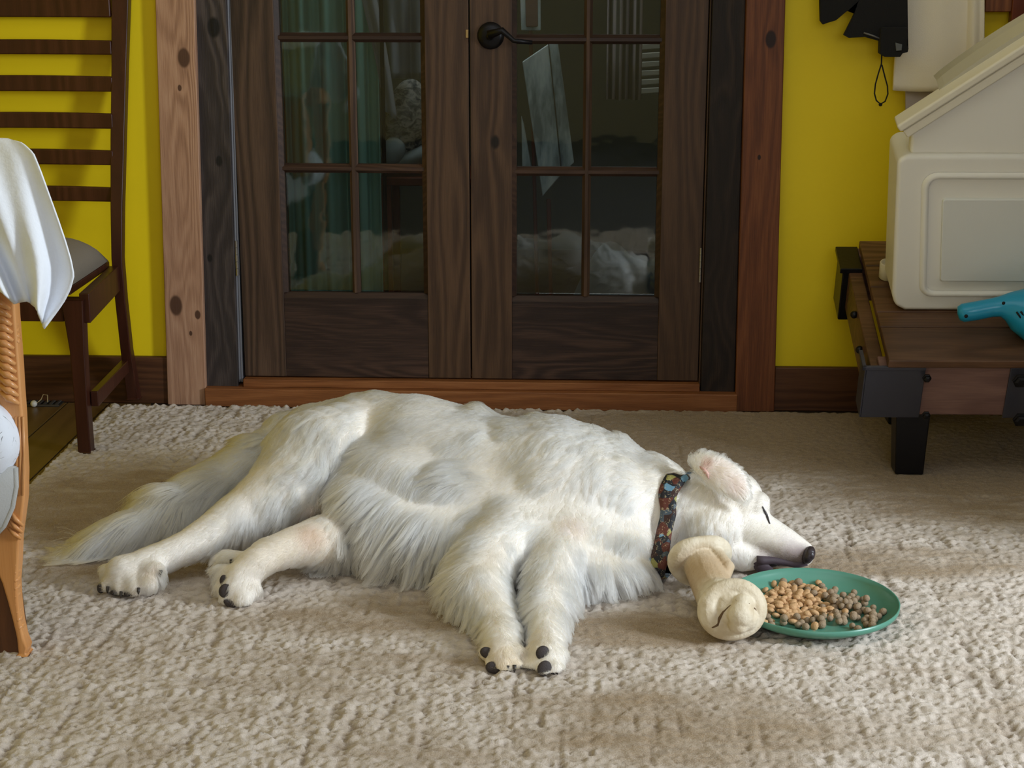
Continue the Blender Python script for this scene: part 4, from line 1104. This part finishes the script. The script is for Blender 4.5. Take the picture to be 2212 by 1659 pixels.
def onlocal(px, py, yl=None, zl=None):     # local (x, y, z) where the sight line meets local y = yl or z = zl
    d = ray(px, py); nrm, off = (nz, zl) if zl is not None else (vy, yl)
    tt = ((O - CAM).dot(nrm) + off) / d.dot(nrm); p = CAM + d * tt - O
    y = p.dot(vy); return Vector((p.dot(ux) - sh * y, y, p.dot(nz)))


# ------------------------------------------------------------------ food bin
f0 = onlocal(1935, 672, zl=.021); YB = f0.y
fb = empty('food_bin', L(f0.x + .2, YB + .12, .02), 'cream plastic pet food bin with slanted lid, standing on the cart table', 'storage bin')
M_bin = plain('cream_plastic', lin(242, 238, 226), .42, .08, 120)
M_bin2 = plain('cream_plastic_panel', lin(230, 230, 222), .45, .1, 200)
M_lid = plain('lid_plastic', lin(234, 226, 204), .4, .1, 60)
q = lambda px, py, off=0.0: (lambda v: (v.x, v.z))(onlocal(px, py, yl=YB + off))


def prism(poly, y0, y1, name, mat, parent, bevel=.0, seg=3):
    mb = MB(); n = len(poly)
    mb.add([L(x, y0, z) for x, z in poly] + [L(x, y1, z) for x, z in poly], [tuple(range(n)), tuple(range(2 * n - 1, n - 1, -1))] + [(i, i + n, (i + 1) % n + n, (i + 1) % n) for i in range(n)])
    return obj(name, mb, mat, parent, bevel=bevel, seg=seg, smooth=False)


z0b = .021; W0 = q(1932, 600)[0]; W1 = W0 + .44; DB = .15
tl = q(1940, 336); 
body = [(W0 + .035, z0b), (W1 - .035, z0b), (W1 - .012, z0b + .012), (W1, z0b + .04), (W1, tl[1] - .01), (W1 - .015, tl[1]), (tl[0] + .018, tl[1]), (tl[0], tl[1] - .014), (W0, z0b + .045), (W0 + .010, z0b + .014)]
prism(body, YB, YB + DB, 'body', M_bin, fb, .014)
l0, l1 = q(1964, 290), q(2212, 132); sl = (l1[1] - l0[1]) / (l1[0] - l0[0])
xe = W1 - .05; hop = [(l0[0] + .010, tl[1] - .004), (W1 - .012, tl[1] - .004), (W1 - .012, l0[1] + sl * (xe - l0[0])), (xe, l0[1] + sl * (xe - l0[0])), (l0[0] + .006, l0[1] + .01)]
prism(hop, YB + .012, YB + .05, 'hopper', M_bin, fb, .010)
hop2 = [(a + (.075 if i in (0, 4) else 0), b + (.075 * sl if i == 4 else 0)) for i, (a, b) in enumerate(hop)]
prism(hop2, YB + .045, YB + DB - .012, 'hopper_back', M_bin, fb, .006)
# raised frames on the side: outer ring and inner panel
SHR = (q(1991, 372)[0] - q(1985, 640)[0]) / (q(1991, 372)[1] - q(1985, 640)[1])
def rrect(x0, x1, z0, z1, r, n=6):
    pts = []
    for cx, cz, a0 in ((x1 - r, z1 - r, 0), (x0 + r, z1 - r, 90), (x0 + r, z0 + r, 180), (x1 - r, z0 + r, 270)):
        for k in range(n + 1):
            a = RD(a0 + 90 * k / n); pts.append((cx + r * math.cos(a) + SHR * (cz - z0), cz + r * math.sin(a)))
    return pts
g0, g1 = q(1985, 640), q(1985, 372)
outer = rrect(g0[0], W1 - (g0[0] - W0), g0[1], g1[1], .035); inner = rrect(g0[0] + .016, W1 - (g0[0] - W0) - .016, g0[1] + .016, g1[1] - .016, .022)
mb = MB(); n = len(outer)
mb.add([L(x, YB - .001, z) for x, z in outer] + [L(x + (inner[i][0] - x) * .25, YB - .009, z + (inner[i][1] - z) * .25) for i, (x, z) in enumerate(outer)] + [L(inner[i][0] + (x - inner[i][0]) * .2, YB - .009, inner[i][1] + (z - inner[i][1]) * .2) for i, (x, z) in enumerate(outer)] + [L(x, YB - .001, z) for x, z in inner],
       [(k * n + i, k * n + (i + 1) % n, (k + 1) * n + (i + 1) % n, (k + 1) * n + i) for k in range(3) for i in range(n)])
obj('moulded_ring', mb, M_bin, fb, smooth=True)
p0, p1 = q(2030, 604), q(2030, 427)
prism(rrect(p0[0], W1 - (p0[0] - W0), p0[1], p1[1], .008), YB - .010, YB + .004, 'side_panel', M_bin2, fb, .003)
# slanted lid: thick rim and a thinner cover behind it
def slab(off0, off1, y0, y1, name, mat, x0, x1, bev):
    nx_, nz_ = -sl / math.hypot(1, sl), 1 / math.hypot(1, sl)
    zz = lambda x: l0[1] + sl * (x - l0[0])
    poly = [(x0 + nx_ * off0, zz(x0) + nz_ * off0), (x1 + nx_ * off0, zz(x1) + nz_ * off0), (x1 + nx_ * off1, zz(x1) + nz_ * off1), (x0 + nx_ * off1, zz(x0) + nz_ * off1)]
    return prism(poly, y0, y1, name, mat, fb, bev)
LW = l0[0]
slab(-.004, .018, YB - .008, YB + .05, 'lid_rim', M_lid, LW - .006, xe, .005)
lid = slab(.020, .040, YB - .014, YB + .045, 'lid', M_lid, LW - .010, xe, .006)
cvm = MB(); pts = []
for i in range(25):
    s = i / 24; x = LW + .085 + (xe - LW - .10) * s; h = .040 + .010 * math.sin(math.pi * min(1, s * 1.15)) ** .6
    nx_, nz_ = -sl / math.hypot(1, sl), 1 / math.hypot(1, sl); zc = l0[1] + sl * (x - l0[0])
    for yy in (.03, DB / 2, DB - .03): pts.append(L(x + nx_ * h, YB + yy, zc + nz_ * h + (.006 if yy == DB / 2 else 0)))
cvm.add(pts, [(i * 3 + k, (i + 1) * 3 + k, (i + 1) * 3 + k + 1, i * 3 + k + 1) for i in range(24) for k in range(2)])
# side walls of the cover
sd = []
for i in range(25):
    s = i / 24; x = LW + .085 + (xe - LW - .10) * s; nx_, nz_ = -sl / math.hypot(1, sl), 1 / math.hypot(1, sl); zc = l0[1] + sl * (x - l0[0])
    h = .040 + .010 * math.sin(math.pi * min(1, s * 1.15)) ** .6
    sd += [L(x + nx_ * .036, YB + .03, zc + nz_ * .036), L(x + nx_ * h, YB + .03, zc + nz_ * h)]
cvm.add(sd, [(i * 2, i * 2 + 2, i * 2 + 3, i * 2 + 1) for i in range(24)])
tag(obj('cover', cvm, plain('smoky_cover', lin(196, 190, 170), .3), fb, smooth=False), 'greyish see-through cover on the lid')

# ------------------------------------------------------------------ small things on the cart
cpos = L(*onlocal(1917, 600, zl=.021))
tag(obj('jar_lid', MB().lathe([(.0, .0), (.020, 0), (.022, .002), (.0235, .042), (.022, .044), (.019, .044), (.0185, .034), (0, .034)], cpos, 28, tuple(nz)), plain('white_cap_plastic', lin(216, 208, 186), .5), None, smooth=True),
    'small round white plastic cap beside the food bin', 'cap')
M_blue = plain('turquoise_plastic', lin(28, 150, 190), .28, .03, 100)
BY = 3.90
pz = lambda px, py: P(px, py, BY)
bl = [(2068, 678, .6), (2071, 677, 15), (2080, 676, 20), (2110, 671, 20.5), (2140, 665, 20), (2160, 662, 22), (2178, 662, 31), (2200, 668, 46), (2230, 678, 60), (2270, 684, 66), (2330, 690, 64), (2360, 692, 50), (2372, 693, 5)]
hd = obj('hand_pump', MB().tube([pz(a, b) for a, b, _ in bl], [r / 905 for *_, r in bl], 24), M_blue, None, smooth=True)
tag(hd, 'turquoise plastic tool with narrow nozzle and slotted body, lying before the bin', 'tool')
for px, py, r in ((2087, 683, .0045), (2168, 655, .0042)):
    obj('screw_hole', MB().ell(P(px, py, BY - .0225), (r, .003, r)), M_dark, hd, smooth=True)
for k in range(4): obj('vent_slot', MB().tube([P(2196 + k * 9, 674 - k, BY - .046 - k * .003), P(2206 + k * 10, 688 - k, BY - .046 - k * .003)], .0022, 6), M_dark, hd, smooth=True)

# ================================================================== coats and towel on pegs, wooden rack behind the bin
pegr = empty('peg_rail', (1.0, 4.49, 1.52), 'dark wooden peg rail on the yellow wall above the picture', 'peg rail')
obj('rail_board', MB().box(.62, 1.45, 4.478, 4.4995, 1.48, 1.56), M_brownc, pegr, bevel=.003)
for x in (.74, .97, 1.2): obj('peg', MB().tube([(x, 4.48, 1.52), (x, 4.44, 1.525), (x, 4.415, 1.54)], [.008, .007, .010], 10), M_brownc, pegr, smooth=True)
M_blk = plain('black_fabric', lin(14, 13, 15), .9, .3, 300)


def sheet(name, poly, Y, th, mat, parent=None, ztop=None, bevel=.006, wav=.0):
    """a cloth with the outline of poly (pixels on the plane Y), th thick"""
    me_ = bmesh.new(); vs = [me_.verts.new(P(a, b, Y)) for a, b in poly]
    f = me_.faces.new(vs); bmesh.ops.triangulate(me_, faces=[f])
    r = bmesh.ops.extrude_face_region(me_, geom=me_.faces[:]); ev = [e for e in r['geom'] if isinstance(e, bmesh.types.BMVert)]
    for e in ev: e.co.y += th
    bmesh.ops.recalc_face_normals(me_, faces=me_.faces[:]); m_ = bpy.data.meshes.new(name); me_.to_mesh(m_); me_.free()
    m_.materials.append(mat); return obj(name, m_, None, parent, bevel=min(bevel, .0015))


jk = sheet('black_jacket', [(1800, -330), (1775, -200), (1770, -60), (1773, 20), (1772, 45), (1778, 53), (1786, 50), (1806, 44), (1830, 24), (1856, 0), (1846, 30), (1823, 76), (1834, 82), (1868, 80), (1904, 90), (1962, 96), (1960, -60), (1950, -220), (1900, -340)], 4.405, .018, M_blk)
tag(jk, 'black fabric garment with ragged hem hanging left of the white towel', 'garment')
sl_ = sheet('sleeve', [(1903, 60), (1961, 60), (1957, 98), (1963, 104), (1961, 113), (1950, 115), (1945, 123), (1912, 123), (1901, 116)], 4.385, .035, M_blk, jk)
sheet('reflective_tab', [(1934, 92), (1949, 96), (1948, 109), (1936, 110)], 4.381, .004, plain('grey_tab', lin(90, 92, 92), .5), sl_, bevel=.001)
obj('zip', MB().tube([P(1866, 71, 4.402), P(1885, 77, 4.402), P(1903, 84, 4.402)], .0022, 6), plain('grey_zip', lin(110, 108, 108), .4), jk, smooth=True)
lo = MB().tube([P(a, b, 4.40) for a, b in ((1905, 112), (1904, 138), (1897, 160), (1891, 182), (1889, 202), (1893, 217), (1902, 225), (1912, 219), (1918, 203), (1917, 186), (1911, 164), (1905, 140))], .0019, 8)
cl_ = obj('cord_loop', lo, M_blk, jk, smooth=True); obj('cord_bead', MB().ell(P(1902, 226, 4.398), (.005, .005, .0045)), M_blk, cl_, smooth=True)
M_tow = plain('towel_cloth', lin(236, 226, 206), .95, .35, 350)


def towel(u, v):
    xl = 1975 - 45 * v - 3 * math.sin(v * 9); xr = 2128 - 2 * v; x = xl + (xr - xl) * u; y = -330 + (525 + 3 * math.sin(u * 5)) * v
    fold = .012 * math.sin(u * 9 + .6) * (1 - .4 * v) - .022 * max(0, 1 - abs(u - .87) / .07)
    return P(x, y, 4.445 + fold)


tw = obj('towel', MB().grid(towel, 50, 40), M_tow, None, smooth=True, solid=.008)
tag(tw, 'plain off-white towel hanging behind the bin lid', 'towel')
tag(sheet('paper_bag', [(1956, 150), (2040, 150), (2040, 262), (1957, 262)], 4.462, .012, plain('greyish_cloth', lin(176, 164, 160), .9, .3), None, bevel=.003), 'pale grey cloth end showing below the white towel', 'cloth')
M_red = wood('reddish_wood', lin(60, 22, 10), lin(104, 46, 22), lin(140, 72, 40), 'z', 18, 5.5, [], .4, .1, .5, .05, .2)
rk = empty('wooden_rack', (1.2, 4.43, 0), 'reddish brown wooden rack upright and rail behind the bin', 'rack')
rx = P(2183, 40, 4.45).x
for x in (rx, rx + .52): obj('upright', MB().box(x, x + .05, 4.445, 4.476, .0, 1.40), M_red, rk, bevel=.004)
obj('crossbar', MB().box(P(2129, 10, 4.45).x, rx + .55, 4.452, 4.47, P(2150, 26, 4.45).z, P(2150, -40, 4.45).z), M_brownc, rk, bevel=.003)

# ================================================================== the room behind the glass doors
def curtain(name, x0, x1, y0, y1, Y, mat, folds, amp, label, zt_=2.2, zb_=.03):
    a, b = P(x0, 400, Y).x, P(x1, 400, Y).x
    fn = lambda u, v: (a + (b - a) * u, Y + amp * math.sin(u * folds * 6.283 + .5 * math.sin(v * 3)) + amp * .4 * math.sin(u * folds * 15), zb_ + (zt_ - zb_) * v)
    o = obj(name, MB().grid(fn, 90, 12), mat, None, smooth=True, solid=.004)
    return tag(o, label, 'curtain')


M_teal2 = plain('teal_curtain_fabric', lin(124, 170, 160), .9, .2, 200)
curtain('teal_curtain', 622, 822, 0, 640, 4.80, M_teal2, 3.5, .022, 'dusty teal curtain seen through the left door panes')
M_shr = plain('sheer_grey_fabric', lin(150, 150, 156), .9, .2, 100)
def strap(u, v):
    t_ = v; x = 770 + 60 * t_ ** 1.5 + (34 - 8 * t_) * u + 12 * math.sin(t_ * 3); y = -60 + 300 * t_ + 20 * u * t_
    return P(x, y, 4.74 + .01 * math.sin(u * 7))
tag(obj('sheer_scarf', MB().grid(strap, 8, 24), M_shr, None, smooth=True, solid=.003), 'thin pale scarf hanging in front of the teal curtain', 'scarf')
def gar(u, v):
    x = 828 + 102 * u - 20 * (1 - v) * (1 - u); y = -80 + 250 * v
    return P(x, y, 4.86 + .025 * math.sin(u * 11 + v * 2) + .012 * math.sin(u * 23))
tag(obj('hanging_garment', MB().grid(gar, 40, 16), plain('lavender_grey_fabric', lin(136, 140, 150), .9), None, smooth=True, solid=.004), 'lavender grey garment with deep folds behind the left door', 'garment')
def pillow_m():
    t = NT('speckled_fabric'); v = t.coord(); n = t.noise(t.coord(scale=(1, 1, 1.6)), 34, 3, .6, 1.2)
    t.base(t.ramp(n, [(.36, lin(52, 62, 74)), (.47, lin(110, 112, 116)), (.60, lin(176, 172, 172))]), .9); return t.m
pc = P(880, 255, 4.93)
tag(obj('knitted_bag', MB().ell(pc, (.065, .05, .115), (0, .15, 0), 24, 16), pillow_m(), None, smooth=True), 'speckled blue-grey bag above the pale bundle behind the left door', 'bag')
tag(obj('pale_bundle', MB().ell(P(850, 325, 4.90), (.035, .03, .045), (0, .5, 0), 18, 12).ell(P(890, 340, 4.93), (.06, .04, .03), (0, -.4, 0), 18, 12), plain('pale_bundle_cloth', lin(160, 168, 172), .9), None, smooth=True), 'pale cloth bundle under the speckled bag', 'cloth')
st_ = empty('wooden_stool', P(900, 640, 5.0) * 1.0, 'brown wooden stool behind the left door under the bundle', 'stool')
sx_, sz_ = P(900, 372, 5.0).x, P(900, 372, 5.0).z
obj('seat', MB().box(sx_ - .10, sx_ + .20, 4.88, 5.16, sz_ - .025, sz_), M_red, st_, bevel=.004)
for (x, y) in ((sx_ - .08, 4.9), (sx_ + .17, 4.9), (sx_ - .08, 5.12), (sx_ + .17, 5.12)): obj('leg', MB().box(x - .015, x + .015, y - .015, y + .015, 0, sz_ - .025), M_red, st_, bevel=.002)
dp = P(829, 300, 4.70)
tag(obj('dark_pole', MB().tube([(dp.x, 4.70, 0), (dp.x, 4.70, 2.2)], .006, 10), M_dark, None, smooth=True), 'thin dark upright pole between teal curtain and bag', 'pole')
# white boards leaning behind the right leaf
M_wb = NT('chalky_boards'); _v = M_wb.coord(scale=(1, 1, .25))
M_wb.base(M_wb.ramp(M_wb.noise(_v, 18, 4, .65), [(.36, lin(120, 134, 140)), (.52, lin(186, 198, 202)), (.66, lin(222, 228, 230))]), .85); M_wb = M_wb.m
lb = empty('leaning_boards', P(1180, 460, 5.0), 'pair of chalky white boards leaning behind the right door', 'boards')


def plank(name, q4, Y, th, mat, par):
    vs = [P(a, b, Y) for a, b in q4]; return obj(name, MB().hexa([tuple(vs[0]), tuple(vs[1]), tuple(vs[1] + Vector((0, th, 0))), tuple(vs[0] + Vector((0, th, 0))), tuple(vs[3]), tuple(vs[2]), tuple(vs[2] + Vector((0, th, 0))), tuple(vs[3] + Vector((0, th, 0)))]), mat, par, bevel=.003)


plank('board', [(1172, 425), (1212, 378), (1184, 96), (1128, 134)], 4.90, .02, M_wb, lb)
plank('board', [(1214, 376), (1240, 352), (1205, 92), (1186, 94)], 4.92, .02, M_wb, lb)
plank('board', [(1128, 362), (1148, 362), (1132, 270), (1126, 250)], 4.93, .02, M_wb, lb)
plank('prop_stick', [(1186, 640), (1194, 640), (1190, 430), (1180, 430)], 4.91, .01, M_red, lb)
wfr = empty('white_frame', P(1145, 0, 4.95), 'white framed brown panel high behind the right door handle', 'frame')
plank('frame_side', [(1126, 66), (1168, 66), (1166, -160), (1118, -160)], 4.95, .02, M_wb, wfr)
tag(plank('brown_panel', [(1136, 58), (1162, 58), (1160, -150), (1132, -150)], 4.94, .01, M_cb, wfr), 'brown centre panel')
plank('frame_foot', [(1170, 1200), (1178, 1200), (1150, 60), (1142, 60)], 4.97, .02, M_red, wfr)
ms = NT('striped_fabric'); sxx = ms.n('ShaderNodeSeparateXYZ', i_0=ms.coord()); stp = ms.math('SINE', ms.math('MULTIPLY', sxx.outputs[0], 330))
ms.base(ms.ramp(ms.math('MULTIPLY_ADD', stp, .5, .5), [(.25, lin(58, 60, 58)), (.55, lin(110, 112, 104)), (.8, lin(176, 160, 168))]), .9)
curtain('striped_curtain', 1308, 1380, 0, 200, 4.90, ms.m, 2, .02, 'grey and pink striped curtain through the right door', 2.2, P(1345, 215, 4.9).z)
dbl = empty('slatted_blind', P(1405, 200, 5.05), 'pale slatted blind at the right of the right door panes', 'blind')
for k in range(6):
    y = 96 + k * 19; plank('slat', [(1382, y + 13), (1432, y + 9), (1432, y - 3), (1382, y)], 5.05, .006, plain('blind_slat', lin(190, 186, 178), .7) if k == 0 else bpy.data.materials['blind_slat'], dbl)
obj('cord', MB().tube([P(1386, 205, 5.055), P(1386, -300, 5.055)], .002, 6), M_dark, dbl)
def heap(u, v):
    x = -.10 + .55 * u; y = 4.68 + .4 * v; e = math.sin(math.pi * u) ** .6 * math.sin(math.pi * v) ** .6
    return (x, y, .02 + e * (.36 + .05 * math.sin(u * 13 + v * 7) + .04 * math.sin(u * 5 - v * 9)))
tag(obj('dark_blanket', MB().grid(heap, 50, 30), plain('dark_blanket_fabric', lin(64, 70, 70), .95, .5, 60), None, smooth=True), 'dark grey heaped blanket low behind the right door', 'blanket')
